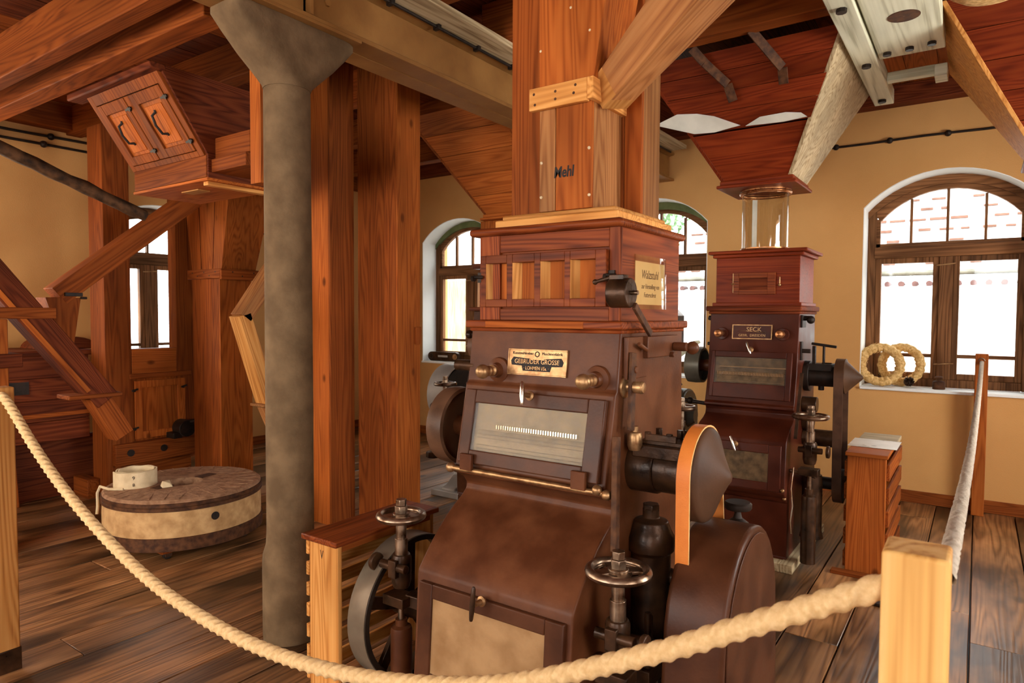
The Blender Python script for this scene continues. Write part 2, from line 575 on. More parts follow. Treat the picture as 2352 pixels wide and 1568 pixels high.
def side(x, y, z):
    """local x = room Y, local y = up, facing +X"""
    return Matrix.Translation((x, y, z)) @ Matrix.Rotation(pi / 2, 4, 'Z') @ Matrix.Rotation(pi / 2, 4, 'X')

# ================================================================== the room shell
XL, XR, YF, YB, ZC = -7.0, 2.2, -2.4, 6.47, 3.45
WT = 0.5

def arch_pts(c, hw, zs, za, n=16):
    """points of a segmental arch from +hw to -hw"""
    rise = za - zs
    R = (hw * hw + rise * rise) / (2 * rise)
    zc = za - R
    t0 = math.asin(hw / R)
    return [(c + R * sin(t0 - 2 * t0 * i / n), zc + R * cos(t0 - 2 * t0 * i / n)) for i in range(n + 1)]

SILL, SPR, APX, HW = 0.93, 2.485, 2.756, 0.60

# floor: a dark base with every board laid on it
fl = MB().box(XL - 0.4, XR + 0.4, YF - 0.4, YB + 0.4, -0.12, -0.030).build('floor', BLACK)
fl['kind'] = 'structure'
x = XL - 0.05
k = 0
while x < XR:
    w = rnd.choice((0.235, 0.245, 0.25, 0.255, 0.265))
    y = YF
    joints = sorted(rnd.uniform(YF + 1.2, YB - 0.4) for _ in range(2))
    if joints[1] - joints[0] < 1.2:
        joints = joints[:1]
    for j in joints + [YB]:
        dz = rnd.uniform(-0.0025, 0.0025)
        MB().box(x + 0.0032, x + w - 0.0032, y + 0.002, j - 0.002, -0.03, dz).build(
            'floor_board' if k == 0 else 'floor_board.%03d' % k, wood('floor', 'y'), fl, bevel=0.003, seg=1)
        y = j
        k += 1
    x += w

def wall_with_windows(name, axis, pos, out, a0, a1, centres, SPR=SPR, APX=APX):
    """plastered wall; axis 'x': the wall runs along X at Y=pos; 'y': along Y at X=pos; out = +1/-1"""
    mb = MB()
    p0, p1 = pos, pos + out * WT
    def box(u0, u1, z0, z1):
        if axis == 'x':
            mb.box(u0, u1, min(p0, p1), max(p0, p1), z0, z1)
        else:
            mb.box(min(p0, p1), max(p0, p1), u0, u1, z0, z1)
    u = a0
    for c in sorted(centres):
        box(u, c - HW, -0.03, ZC + 0.1)
        box(c - HW, c + HW, -0.03, SILL)
        arc = arch_pts(c, HW, SPR, APX)
        poly = [(c - HW, ZC + 0.1), (c + HW, ZC + 0.1)] + arc
        if axis == 'x':
            mb.prism(poly, p0, p1, 'y')
        else:
            mb.prism([(q[0], q[1]) for q in poly], p0, p1, 'x')
        u = c + HW
    box(u, a1, -0.03, ZC + 0.1)
    w = mb.build(name, PLASTER)
    w['kind'] = 'structure'
    return w

WINX = (-5.36, -2.80, -0.24)
wb = wall_with_windows('wall_back', 'x', YB, 1, XL, XR, WINX)
WYL = 3.62
wl = wall_with_windows('wall_left', 'y', XL, -1, YF, YB + WT, (-1.35, 0.95, WYL), 2.40, 2.67)
# the walls behind and beside the viewer, with plain openings added for the fill lamps
mb = MB()
for a, b in ((XL, -4.6), (-3.2, -2.9), (-1.5, -0.1), (1.3, XR)):
    mb.box(a, b, YF - 0.3, YF, -0.03, ZC + 0.1)
for a, b in ((-4.6, -3.2), (-2.9, -1.5), (-0.1, 1.3)):
    mb.box(a, b, YF - 0.3, YF, -0.03, 0.85).box(a, b, YF - 0.3, YF, 2.65, ZC + 0.1)
o = mb.build('wall_front', PLASTER); o['kind'] = 'structure'
mb = MB()
for a, b in ((YF, -0.1), (1.3, 3.3), (4.7, YB)):
    mb.box(XR, XR + 0.3, a, b, -0.03, ZC + 0.1)
for a, b in ((-0.1, 1.3), (3.3, 4.7)):
    mb.box(XR, XR + 0.3, a, b, -0.03, 0.85).box(XR, XR + 0.3, a, b, 2.65, ZC + 0.1)
o = mb.build('wall_right', PLASTER); o['kind'] = 'structure'

# skirting
o = MB().box(XL, XR, YB - 0.02, YB, 0.0, 0.10).build('baseboard_back', wood('brown', 'x'), bevel=0.004); o['kind'] = 'structure'
o = MB().box(XL, XL + 0.02, YF, YB - 0.02, 0.0, 0.10).build('baseboard_left', wood('brown', 'y'), bevel=0.004); o['kind'] = 'structure'

# windows ------------------------------------------------------------------
def window(idx, c, axis, green, SPR=SPR, APX=APX):
    """built in a local frame: u along the wall, v = depth outwards, w = up"""
    if axis == 'x':
        M = Matrix.Translation((c, YB, 0))
    else:
        M = Matrix.Translation((XL, c, 0)) @ Matrix.Rotation(pi / 2, 4, 'Z')
    root = structure('window_%d' % idx, M.to_translation())
    D = 0.26
    arc = arch_pts(0, HW, SPR, APX)
    # white reveal lining: jambs, arch and sill
    mb = MB()
    t = 0.006
    mb.box(-HW, -HW + t, 0, D, SILL, SPR).box(HW - t, HW, 0, D, SILL, SPR)
    inn = [(p[0] * (1 - t / HW), p[1] - t) for p in arc]
    vs, fs = [], []
    for p, q in zip(arc, inn):
        vs += [(p[0], 0, p[1]), (p[0], D, p[1]), (q[0], D, q[1]), (q[0], 0, q[1])]
    for i in range(len(arc) - 1):
        a, b = 4 * i, 4 * i + 4
        for j in range(4):
            fs.append((a + j, a + (j + 1) % 4, b + (j + 1) % 4, b + j))
    mb.add(vs, fs)
    mb.build('window_reveal', WHITE, root, M=M)
    MB().box(-HW + t, HW - t, -0.03, D, SILL - 0.002, SILL + 0.022).build('window_sill', WHITE, root, M=M, bevel=0.004)
    # outer frame with an arched head
    z0 = SILL + 0.022
    fw, fd0, fd1 = 0.065, D - 0.005, D + 0.075
    e = HW - t
    mb = MB()
    mb.box(-e, -e + fw, fd0, fd1, z0, SPR).box(e - fw, e, fd0, fd1, z0, SPR).box(-e + fw, e - fw, fd0, fd1, z0, z0 + 0.07)
    mb.build('window_frame', wood('frame', 'z'), root, M=M, bevel=0.005)
    a1 = arch_pts(0, e, SPR, APX - t)
    a2 = arch_pts(0, e, SPR - 0.065, APX - t - 0.075)
    vs, fs = [], []
    for p, q in zip(a1, a2):
        vs += [(p[0], fd0 - 0.01, p[1]), (p[0], fd1, p[1]), (q[0], fd1, q[1]), (q[0], fd0 - 0.01, q[1])]
    for i in range(len(a1) - 1):
        a, b = 4 * i, 4 * i + 4
        for j in range(4):
            fs.append((a + j, a + (j + 1) % 4, b + (j + 1) % 4, b + j))
    MB().add(vs, fs).build('arched_head', GREENPAINT if green else wood('frame', 'x'), root, M=M)
    zt = 2.115
    MB().box(-e + fw - 0.01, e - fw + 0.01, fd0 - 0.012, fd1, zt - 0.05, zt + 0.05).build('transom', wood('frame', 'x'), root, M=M, bevel=0.008)
    MB().box(-0.05, 0.05, fd0 - 0.006, fd1, z0 + 0.07, zt - 0.05).build('mullion', wood('frame', 'z'), root, M=M, bevel=0.006)
    # fanlight: inner arched rim and three bars
    f = e - fw
    a1 = arch_pts(0, e - 0.03, SPR - 0.02, APX - t - 0.03)
    a2 = arch_pts(0, f - 0.035, SPR - 0.085, APX - t - 0.112)
    vs, fs = [], []
    for p, q in zip(a1, a2):
        vs += [(p[0], fd0 + 0.02, p[1]), (p[0], fd1 - 0.01, p[1]), (q[0], fd1 - 0.01, q[1]), (q[0], fd0 + 0.02, q[1])]
    for i in range(len(a1) - 1):
        a, b = 4 * i, 4 * i + 4
        for j in range(4):
            fs.append((a + j, a + (j + 1) % 4, b + (j + 1) % 4, b + j))
    mb = MB().add(vs, fs)
    mb.box(-f, -f + 0.03, fd0 + 0.02, fd1 - 0.01, zt + 0.05, SPR - 0.07).box(f - 0.03, f, fd0 + 0.02, fd1 - 0.01, zt + 0.05, SPR - 0.07)
    mb.box(-f, f, fd0 + 0.02, fd1 - 0.01, zt + 0.05, zt + 0.08)
    fan = mb.build('fanlight', wood('frame', 'x'), root, M=M)
    top = lambda u: arch_pts(0, f - 0.035, SPR - 0.085, APX - t - 0.112, 40)[min(40, max(0, int(round(20 - 20 * u / (f - 0.035)))))][1]
    for u in (-0.265, 0.0, 0.265):
        MB().box(u - 0.010, u + 0.010, fd0 + 0.025, fd1 - 0.015, zt + 0.08, top(u) + 0.01).build('glazing_bar', wood('frame', 'z'), fan, M=M)
    fp = [(-f, zt + 0.06), (f, zt + 0.06)] + arch_pts(0, f, SPR - 0.075, APX - t - 0.09)
    MB().prism(fp, D + 0.035, D + 0.038, 'y').build('pane', GLASS, fan, M=M)
    # two casements, each with a low cross bar
    for s in (-1, 1):
        u0, u1 = (0.05, f) if s > 0 else (-f, -0.05)
        zb, zu = z0 + 0.07, zt - 0.05
        mb = MB()
        mb.box(u0, u0 + 0.045, fd0 + 0.012, fd1 - 0.01, zb, zu).box(u1 - 0.045, u1, fd0 + 0.012, fd1 - 0.01, zb, zu)
        mb.box(u0 + 0.045, u1 - 0.045, fd0 + 0.012, fd1 - 0.01, zb, zb + 0.05).box(u0 + 0.045, u1 - 0.045, fd0 + 0.012, fd1 - 0.01, zu - 0.045, zu)
        sash = mb.build('casement', wood('frame', 'z'), root, M=M, bevel=0.004)
        MB().box(u0 + 0.045, u1 - 0.045, fd0 + 0.02, fd1 - 0.015, 1.205, 1.235).build('glazing_bar', wood('frame', 'x'), sash, M=M)
        MB().box(u0 + 0.04, u1 - 0.04, D + 0.035, D + 0.038, zb + 0.045, zu - 0.04).build('pane', GLASS, sash, M=M)
    for zz in (1.15, 1.99):
        MB().rod((-0.07, fd0 - 0.012, zz), (0.07, fd0 - 0.012, zz + 0.012), 0.006).build('window_catch', BRASS, root, M=M)
    return root
for i, (c, ax) in enumerate(((WINX[0], 'x'), (WINX[1], 'x'), (WINX[2], 'x'), (WYL, 'y'))):
    window(i + 1, c, ax, i in (0, 1), *((2.40, 2.67) if ax == 'y' else (SPR, APX)))

# ceiling: boards above joists --------------------------------------------
ce = MB().box(XL - 0.4, XR + 0.4, YF - 0.4, YB + 0.5, ZC + 0.06, ZC + 0.16).build('ceiling', wood('dark', 'y'))
ce['kind'] = 'structure'
x, k = XL, 0
while x < XR:
    w = rnd.choice((0.19, 0.2, 0.21, 0.22))
    MB().box(x + 0.002, x + w - 0.002, YF, YB, ZC + rnd.uniform(0, 0.004), ZC + 0.06).build(
        'ceiling_board' if k == 0 else 'ceiling_board.%03d' % k, wood('dark' if rnd.random() < 0.6 else 'brown', 'y'), ce)
    x += w
    k += 1

def joist(idx, x0, x1, y0, y1, z0, z1, kind='brown'):
    o = MB().box(x0, x1, y0, y1, z0, z1).build('ceiling_joist' if idx == 0 else 'ceiling_joist.%03d' % idx, wood(kind, 'x'), bevel=0.006)
    o['kind'] = 'structure'
    return o
J = 0
# left of the girder: two joists hang low, framed into it
for (x0, x1, y0, y1, z0, z1) in ((XL, -2.83, 1.55, 1.645, 2.95, 3.21), (XL, -3.02, 1.775, 1.905, 2.95, 3.25)):
    joist(J, x0, x1, y0, y1, z0, z1, 'brown'); J += 1
for y in (2.75, 3.6, 4.5, 5.4):
    joist(J, XL, -2.55, y, y + 0.13, 3.2, 3.45); J += 1
for y in (0.9, 1.85, 2.65, 3.30, 3.93):
    joist(J, -2.55, XR, y, y + 0.12, 3.2, 3.45, 'brown'); J += 1
for y in (-1.2, -0.2, 0.6):
    joist(J, XL, -2.9, y, y + 0.13, 3.1, 3.45); J += 1
o = MB().box(XL, XR, YB - 0.14, YB, 3.30, 3.45).build('trim_1', wood('dark', 'x'), bevel=0.005); o['kind'] = 'structure'
o = MB().box(XL, XL + 0.14, YF, YB - 0.14, 3.22, 3.45).build('trim_2', wood('brown', 'y'), bevel=0.005); o['kind'] = 'structure'

# twin steel girder on the column ------------------------------------------
g = thing('twin_steel_girder', (-2.69, 2.0, 2.905), 'ochre painted twin steel girder running over the grey column', 'girder')
def i_section(xa, xb):
    t, wb = 0.022, 0.016
    xm = (xa + xb) / 2
    z0, z1 = 2.905, 3.185
    return [(xa, z0), (xb, z0), (xb, z0 + t), (xm + wb, z0 + t + 0.012), (xm + wb, z1 - t - 0.012), (xb, z1 - t), (xb, z1), (xa, z1), (xa, z1 - t), (xm - wb, z1 - t - 0.012), (xm - wb, z0 + t + 0.012), (xa, z0 + t)]
for xa, xb in ((-2.690, -2.55), (-2.830, -2.696)):
    mb = MB().prism(i_section(xa, xb), YF, YB, 'y')
    mb.build('i_beam', GIRDER, g, bevel=0.003)
# web cover, bearing plate and stiffeners near the column
MB().box(-2.610, -2.585, 2.02, 6.40, 2.945, 3.140).build('web_plate', GIRDER, g, bevel=0.003)
MB().box(-2.84, -2.54, 1.72, 2.32, 2.888, 2.905).build('bearing_plate', GIRDER, g, bevel=0.003)
for y in (1.66, 2.02):
    MB().box(-2.61, -2.552, y, y + 0.018, 2.93, 3.16).build('stiffener', GIRDER, g, bevel=0.002)
for y, z in ((2.14, 3.03), (1.82, 3.0)):
    MB().cyl((-2.585 if y > 2 else -2.604, y, z), 0.018, 0.012, 'x', 6).build('bolt', GIRDER, g)
tag(MB().box(-2.53, -2.36, 1.3, 6.3, 3.165, 3.20).build('ceiling_batten', wood('grey', 'y'), bevel=0.004),
    'pale wooden batten under the ceiling beside the steel girder, carrying a black cable', 'batten')
cb = MB().tube([(-2.535 + 0.012, y, 3.155 - 0.0) for y in [1.3 + 0.1 * i for i in range(51)]], 0.009, 8)
cbl = cb.build('cable', BLACK)
tag(cbl, 'black cable clipped along the pale batten above the steel girder', 'cable')
for i in range(11):
    y = 1.42 + i * 0.36
    MB().box(-2.545, -2.500, y - 0.012, y + 0.012, 3.138, 3.168).build('cable_clip', BLACK, cbl, bevel=0.003)

# column --------------------------------------------------------------------
c0 = (-2.69, 1.99)
col = thing('column', (c0[0], c0[1], 0), 'grey brown cast column with a flared bracket head', 'column')
prof = [(0.128, 0.0), (0.130, 0.02), (0.130, 0.37), (0.127, 0.41), (0.112, 0.46), (0.109, 0.52), (0.109, 1.2), (0.107, 1.9), (0.106, 2.585), (0.102, 2.60)]
MB().lathe(prof, (c0[0], c0[1], 0), 'z', 40).build('shaft', CONCRETE, col)
# flared head: straight in X, widening along Y
def ring(z, hx, hy, n=32, p=2.0):
    out = []
    for i in range(n):
        t = 2 * pi * i / n
        c, s = cos(t), sin(t)
        e = 2.0 / p
        out.append((c0[0] + hx * math.copysign(abs(c) ** e, c), c0[1] + hy * math.copysign(abs(s) ** e, s), z))
    return out
stages = [(2.595, 0.107, 0.107, 2.0), (2.615, 0.108, 0.112, 2.2), (2.66, 0.109, 0.155, 3.0), (2.72, 0.110, 0.215, 4.5), (2.80, 0.111, 0.285, 7), (2.855, 0.112, 0.330, 9), (2.880, 0.112, 0.330, 9), (2.888, 0.108, 0.318, 9)]
vs, fs = [], []
for z, hx, hy, p in stages:
    vs += ring(z, hx, hy, 32, p)
for j in range(len(stages) - 1):
    for i in range(32):
        k = (i + 1) % 32
        fs.append((j * 32 + i, j * 32 + k, (j + 1) * 32 + k, (j + 1) * 32 + i))
fs += [tuple(range(31, -1, -1)), tuple((len(stages) - 1) * 32 + i for i in range(32))]
MB().add(vs, fs, True).build('bracket_head', CONCRETE, col)

# wooden timbers under the ceiling at the right ----------------------------
tb = thing('bolted_timber', (-0.4, 3.6, 3.1), 'thick pale timber with a burnt oval hole and square bolt heads', 'timber')
MB().box(-0.535, -0.200, 2.2, 4.62, 3.10, 3.19).build('timber', wood('pale', 'y'), tb, bevel=0.006)
MB().lathe([(0.001, 0), (0.075, 0), (0.075, -0.003), (0.001, -0.003)], (-0.36, 4.02, 3.1005), 'z', 28).build('hole', RUST, tb)
for (x, y) in ((-0.485, 4.52), (-0.37, 4.50), (-0.26, 4.48), (-0.40, 3.55)):
    MB().cyl((x, y, 3.082), 0.022, 0.02, 'z', 8).build('bolt', BLACK, tb)
tb2 = thing('bolted_timber', (-0.6, 3.6, 3.1), 'narrow pale timber with four bolts beside the thick timber', 'timber')
MB().box(-0.668, -0.545, 2.4, 5.56, 3.085, 3.19).build('timber', wood('pale', 'y'), tb2, bevel=0.006)
for y in (2.9, 3.72, 4.62, 5.42):
    MB().cyl((-0.605, y, 3.066), 0.026, 0.02, 'z', 8).build('bolt', BLACK, tb2)
o = MB().box(-0.545, -0.275, 5.10, 5.16, 3.11, 3.17).build('cross_batten', wood('pale', 'x'), bevel=0.004)
tag(o, 'thin pale cross batten between timber and right hand hopper', 'batten')
o = MB().box(-0.275, -0.205, 5.04, 5.20, 3.075, 3.15).build('batten_block', wood('pale', 'x'), bevel=0.004)
tag(o, 'small pale block at the end of the thin cross batten', 'block')

# ================================================================== roller mills
def plane(x, yb, zb, yt, zt):
    """frame on a leaning front: origin at (x, yb, zb), local x = X, local y up the slope, local z outwards"""
    up = Vector((0, yt - yb, zt - zb)).normalized()
    n = Vector((0, -up.z, up.y))
    return Matrix(((1, 0, 0, x), (0, up.y, n.y, yb), (0, up.z, n.z, zb), (0, 0, 0, 1)))

def ring_wheel(mb, o, R, r, axis='z', n=36, m=10):
    prof = [(R + r * cos(2 * pi * j / m), r * sin(2 * pi * j / m)) for j in range(m + 1)]
    return mb.lathe(prof, o, axis, n)

def hand_wheel(root, x, y, z, R=0.083, base=0.0, knob=1, housing=True, s=1.0, pot=None):
    """hand wheel on a spindle with clamp and spring housing, parts of a mill"""
    mb = MB()
    ring_wheel(mb, (x, y, z), R, 0.0150 * s)
    mb.lathe([(R - 0.012 * s, 0.004), (R - 0.016 * s, -0.004), (R * 0.70, -0.003), (R * 0.70, -0.010), (R - 0.012 * s, -0.010)], (x, y, z)).lathe([(R * 0.48, 0.003), (0.01, 0.003), (0.01, -0.009), (R * 0.48, -0.009), (R * 0.48, 0.003)], (x, y, z))
    w = mb.build('hand_wheel', STEEL, root)
    for k in range(4):
        t = pi / 4 + k * pi / 2
        MB().beam((x + 0.02 * cos(t), y + 0.02 * sin(t), z), (x + (R - 0.008) * cos(t), y + (R - 0.008) * sin(t), z - 0.003), 0.044 * s, 0.010, (0, 0, 1)).build('spoke', STEEL, w, bevel=0.002)
    MB().cyl((x, y, z - 0.012), 0.033 * s, 0.022, 'z', 20).cyl((x, y, z + 0.01), 0.026 * s, 0.03 * s, 'z', 6).cyl((x, y, z + 0.01 + 0.03 * s), 0.022 * s, 0.026 * s, 'z', 6).build('nut', STEEL, w, bevel=0.002)
    MB().cyl((x, y, z - 0.095 * s), 0.021 * s, 0.085 * s).cyl((x, y, z - 0.160 * s), 0.026 * s, 0.070 * s).build('spindle', STEEL, root, bevel=0.002)
    zc = z - 0.198 * s
    mb = MB().lathe([(0.0, 0.045), (0.034, 0.045), (0.04, 0.03), (0.04, -0.06), (0.032, -0.09), (0.0, -0.09)], (x, y, zc), 'z', 18)
    mb.rod((x - 0.075 * knob, y - 0.035, zc), (x + 0.06 * knob, y - 0.035, zc), 0.018).box(x - 0.02, x + 0.02, y - 0.055, y + 0.04, zc - 0.04, zc + 0.03)
    mb.box(x - 0.055, x + 0.055, y - 0.05, y + 0.03, zc - 0.155, zc - 0.115)
    mb.build('clamp', OILY, root, bevel=0.003)
    xk = x - 0.085 * knob
    MB().cyl((xk - (0.03 if knob > 0 else -0.012), y - 0.035, zc), 0.036 * s, 0.018, 'x', 20).build('clamp_knob', OILY, root, bevel=0.004)
    if housing:
        h = zc - 0.155 - base
        MB().cyl((x, y, base + h * 0.70), 0.013, h * 0.33).build('rod', STEEL, root)
        MB().lathe([(0.0, h * 0.84), (0.024, h * 0.84), (0.024, h * 0.78), (0.040, h * 0.76), (0.043, h * 0.73), (0.043, 0.0), (0.0, 0.0)], (x, y, base), 'z', 22).build('spring_housing', pot or IRON, root)
    return w

def latch(root, M, u, v, L=0.085, ang=0.0, mat=BRIGHT):
    """T shaped turn handle on a short stem, on the plane M at (u, v)"""
    a = Vector((sin(ang), cos(ang), 0))
    c = Vector((u, v, 0.055))
    MB().lathe([(0.0, 0.0), (0.018, 0.0), (0.018, 0.006), (0.010, 0.010), (0.008, 0.055), (0.0, 0.055)], (u, v, 0), 'z', 16).build('latch_stem', BRASS, root, M=M)
    MB().tube([c + a * t for t in (-L * 0.45, -L * 0.40, -L * 0.2, 0, L * 0.2, L * 0.5, L * 0.55)], 0.008, 10, rf=lambda t: 0.0045 + 0.005 * sin(pi * min(1, max(0.05, t)))).build('latch_handle', mat, root, M=M)

def door(root, name, M, u0, u1, v0, v1, g, mat, panel, T=0.028, interior=None, bevel=0.004):
    """framed door on the plane M: opening inset g=(left, right, bottom, top)"""
    a, b, c, d = u0 + g[0], u1 - g[1], v0 + g[2], v1 - g[3]
    mb = MB()
    mb.box(u0, a, v0, v1, 0.0, T).box(b, u1, v0, v1, 0.0, T).box(a, b, v0, c, 0.0, T).box(a, b, d, v1, 0.0, T)
    f = mb.build(name, mat, root, M=M, bevel=bevel)
    if panel == 'glass':
        MB().box(a, b, c, d, 0.001, 0.004).build('inner_back', FLOURED if interior is None else interior, f, M=M)
        h = d - c
        mb = MB().lathe([(0.0, a + 0.02), (h * 0.26, a + 0.02), (h * 0.26, b - 0.004), (0.0, b - 0.004)], (0, 0, 0), 'x', 28)
        mb.v = [(p[0], p[1] + c + h * 0.2, 0.0 + p[2] * 0.085 / (h * 0.26) * 0.22) for p in mb.v]
        mb.build('roll', FLOURED if interior is None else interior, f, M=M)
        nn = 34
        if interior is not None:
            mb = MB()
            for i in range(44):
                u = a + 0.02 + (b - a - 0.03) * i / 44
                mb.box(u, u + 0.0045, c + 0.012, c + h * 0.44, 0.012, 0.0165)
            o = mb.build('roll_ribs', TANPANEL, f, M=M)
            o['kind'] = 'stuff'
            MB().box(a + 0.03, b, c + h * 0.62, c + h * 0.65, 0.004, 0.012).build('slide', TANPANEL, f, M=M)
            MB().box(a, b, c, d, T - 0.009, T - 0.006).build('glass', DOORGLASS, f, M=M)
            return f
        for q in range(5):
            MB().box(a + 0.025, b - 0.004, c + h * (0.05 + 0.075 * q), c + h * (0.065 + 0.075 * q), 0.010, 0.0185).build('roll_line', GAUZE, f, M=M)
        mb = MB()
        for i in range(nn):
            u = a + (b - a) * (0.22 + 0.72 * i / nn)
            mb.hexa([(u, c + h * 0.49, 0.004), (u + (b - a) * 0.008, c + h * 0.50, 0.004), (u + (b - a) * 0.008, c + h * 0.50, 0.018), (u, c + h * 0.49, 0.018), (u - (b - a) * 0.004, c + h * 0.57, 0.004), (u + (b - a) * 0.006, c + h * 0.58, 0.004), (u + (b - a) * 0.006, c + h * 0.58, 0.018), (u - (b - a) * 0.004, c + h * 0.57, 0.018)])
        o = mb.build('feed_roll_teeth', BRIGHT, f, M=M)
        o['kind'] = 'stuff'
        MB().box(a + 0.01, b, c + h * 0.60, c + h * 0.63, 0.004, 0.012).build('slide', FLOURED, f, M=M)
        MB().box(a, b, c, d, T - 0.009, T - 0.006).build('glass', DOORGLASS, f, M=M)
    else:
        MB().box(a - 0.002, b + 0.002, c - 0.002, d + 0.002, 0.002, T - 0.008).build('panel', panel, f, M=M)
    return f

def belt_loop(y1, z1, R1, y2, z2, R2, x0, x1, t=0.006, n=18):
    """flat belt around two pulleys on X axes (upper 1, lower 2)"""
    out = []
    for i in range(n + 1):
        a = pi * i / n
        out.append((y1 + R1 * cos(a), z1 + R1 * sin(a), cos(a), sin(a)))
    for i in range(n + 1):
        a = pi + pi * i / n
        out.append((y2 + R2 * cos(a), z2 + R2 * sin(a), cos(a), sin(a)))
    m = len(out)
    vs, fs = [], []
    for (y, z, c, s) in out:
        vs += [(x0, y, z), (x1, y, z), (x1, y + t * c, z + t * s), (x0, y + t * c, z + t * s)]
    for i in range(m):
        a, b = 4 * i, 4 * ((i + 1) % m)
        for j in range(4):
            fs.append((a + j, a + (j + 1) % 4, b + (j + 1) % 4, b + j))
    return MB().add(vs, fs)

def knob_on_boss(root, x, y, z, L=0.115, r=0.028, up=0.0):
    """round boss with a ball ended adjusting knob pointing out of the front"""
    MB().lathe([(0.0, 0.0), (0.050, 0.0), (0.047, -0.010), (0.030, -0.016), (0.026, -0.04), (0.0, -0.04)], (x, y, z), 'y', 24).build('boss', IRON, root)
    mb = MB().lathe([(0.0, -0.035), (0.020, -0.035), (0.022, -0.05), (0.014, -0.055), (0.020, -0.066), (0.020, -0.074), (0.012, -0.080), (0.011, -0.085)], (x, y, z), 'y', 20)
    mb.lathe([(0.010, -0.083), (0.020, -0.088), (0.0265, -0.100), (0.0275, -0.110), (0.024, -0.121), (0.015, -0.129), (0.001, -0.132)], (x, y, z), 'y', 20)
    mb.build('adjusting_knob', BRASS, root)

# ---------------------------------------------------------------- the near mill
gm = thing('roller_mill', (-1.35, 2.25, 0), 'large brown cast iron roller mill with an orange leather belt, in the front', 'mill')
XA, XB = -1.68, -1.02
prof = [(2.118, 1.492), (2.092, 1.288), (2.078, 1.276), (2.012, 0.962), (1.995, 0.955), (1.993, 0.938), (2.025, 0.926), (2.062, 0.905), (2.082, 0.880), (2.078, 0.855),
        (2.050, 0.832), (2.005, 0.806), (1.955, 0.772), (1.905, 0.728), (1.862, 0.684), (1.828, 0.645), (1.803, 0.615), (1.797, 0.600), (1.768, 0.140), (1.735, 0.115), (1.735, 0.0),
        (2.86, 0.0), (2.86, 0.115), (2.83, 0.14), (2.80, 0.62), (2.72, 0.80), (2.70, 1.492)]
MB().prism(prof, XA, XB, 'x').build('body', IRON, gm, bevel=0.006, seg=3)
MB().box(XA - 0.03, XB + 0.03, 1.72, 2.88, 0.0, 0.05).build('foot', IRON, gm, bevel=0.006)
# ledges and wooden head
mb = MB().box(XA - 0.022, XB + 0.012, 2.100, 2.735, 1.500, 1.530).box(XA - 0.008, XB + 0.004, 2.110, 2.715, 1.486, 1.500)
ld = mb.build('lower_ledge', wood('varnish', 'x'), gm, bevel=0.010, seg=3)
MB().box(-1.60, -1.16, 2.0985, 2.103, 1.502, 1.527).build('worn_edge', wood('orange', 'x'), ld, bevel=0.002)
hd = MB().box(-1.655, -1.035, 2.150, 2.690, 1.530, 1.865).build('wooden_head', wood('varnish', 'x'), gm, bevel=0.004)
MB().box(-1.655, -1.575 + 0.02, 2.136, 2.150, 1.530, 1.865).build('corner_post', wood('varnish', 'z'), hd, bevel=0.003)
MB().box(-1.078, -1.032, 2.136, 2.150, 1.530, 1.865).build('corner_post', wood('varnish', 'z'), hd, bevel=0.003)
MB().box(-1.0362, -1.0340, 2.152, 2.688, 1.531, 1.862).build('side_panel', wood('varnish', 'y'), hd)
mb = MB().box(-1.69, -1.018, 2.105, 2.728, 1.862, 1.892)
MB.build(mb, 'upper_ledge', wood('varnish', 'x'), gm, bevel=0.013, seg=3)
mb = MB().box(-1.555, -1.078, 2.138, 2.150, 1.795, 1.862).box(-1.555, -1.078, 2.138, 2.150, 1.530, 1.575)
mb.build('rail', wood('varnish', 'x'), hd, bevel=0.002)
# drop door with four slanted pockets
us = (-1.632, -1.607, -1.506, -1.479, -1.379, -1.351, -1.247, -1.223, -1.120, -1.078)
z0, z1 = 1.582, 1.784
zl, zh = 1.612, 1.752
mb = MB()
for i in range(0, 10, 2):
    mb.box(us[i], us[i + 1], 2.112, 2.136, z0, z1)
for i in range(1, 9, 2):
    mb.box(us[i], us[i + 1], 2.112, 2.136, z0, zl).box(us[i], us[i + 1], 2.112, 2.136, zh, z1)
dr = mb.build('drop_door', wood('varnish', 'x'), gm, bevel=0.002)
for i in range(1, 9, 2):
    a, b = us[i], us[i + 1]
    MB().box(a, b, 2.146, 2.1502, zl, zh).build('pocket_panel', wood('orange', 'z'), dr)
    MB().hexa([(a, 2.113, zl), (a + 0.002, 2.113, zl), (a + 0.024, 2.147, zl), (a, 2.147, zl), (a, 2.113, zh), (a + 0.002, 2.113, zh), (a + 0.024, 2.147, zh), (a, 2.147, zh)]).build('pocket_cheek', wood('honey', 'z'), dr)
for zz, xx in ((1.70, -1.648), (1.69, -1.065)):
    MB().rod((xx, 2.085, zz), (xx + 0.028, 2.108, zz), 0.007).box(xx - 0.012, xx + 0.012, 2.128, 2.137, zz - 0.02, zz + 0.02).cyl((xx - 0.006, 2.085, zz - 0.006), 0.012, 0.012, 'x', 10).build('door_catch', BLACK, dr)
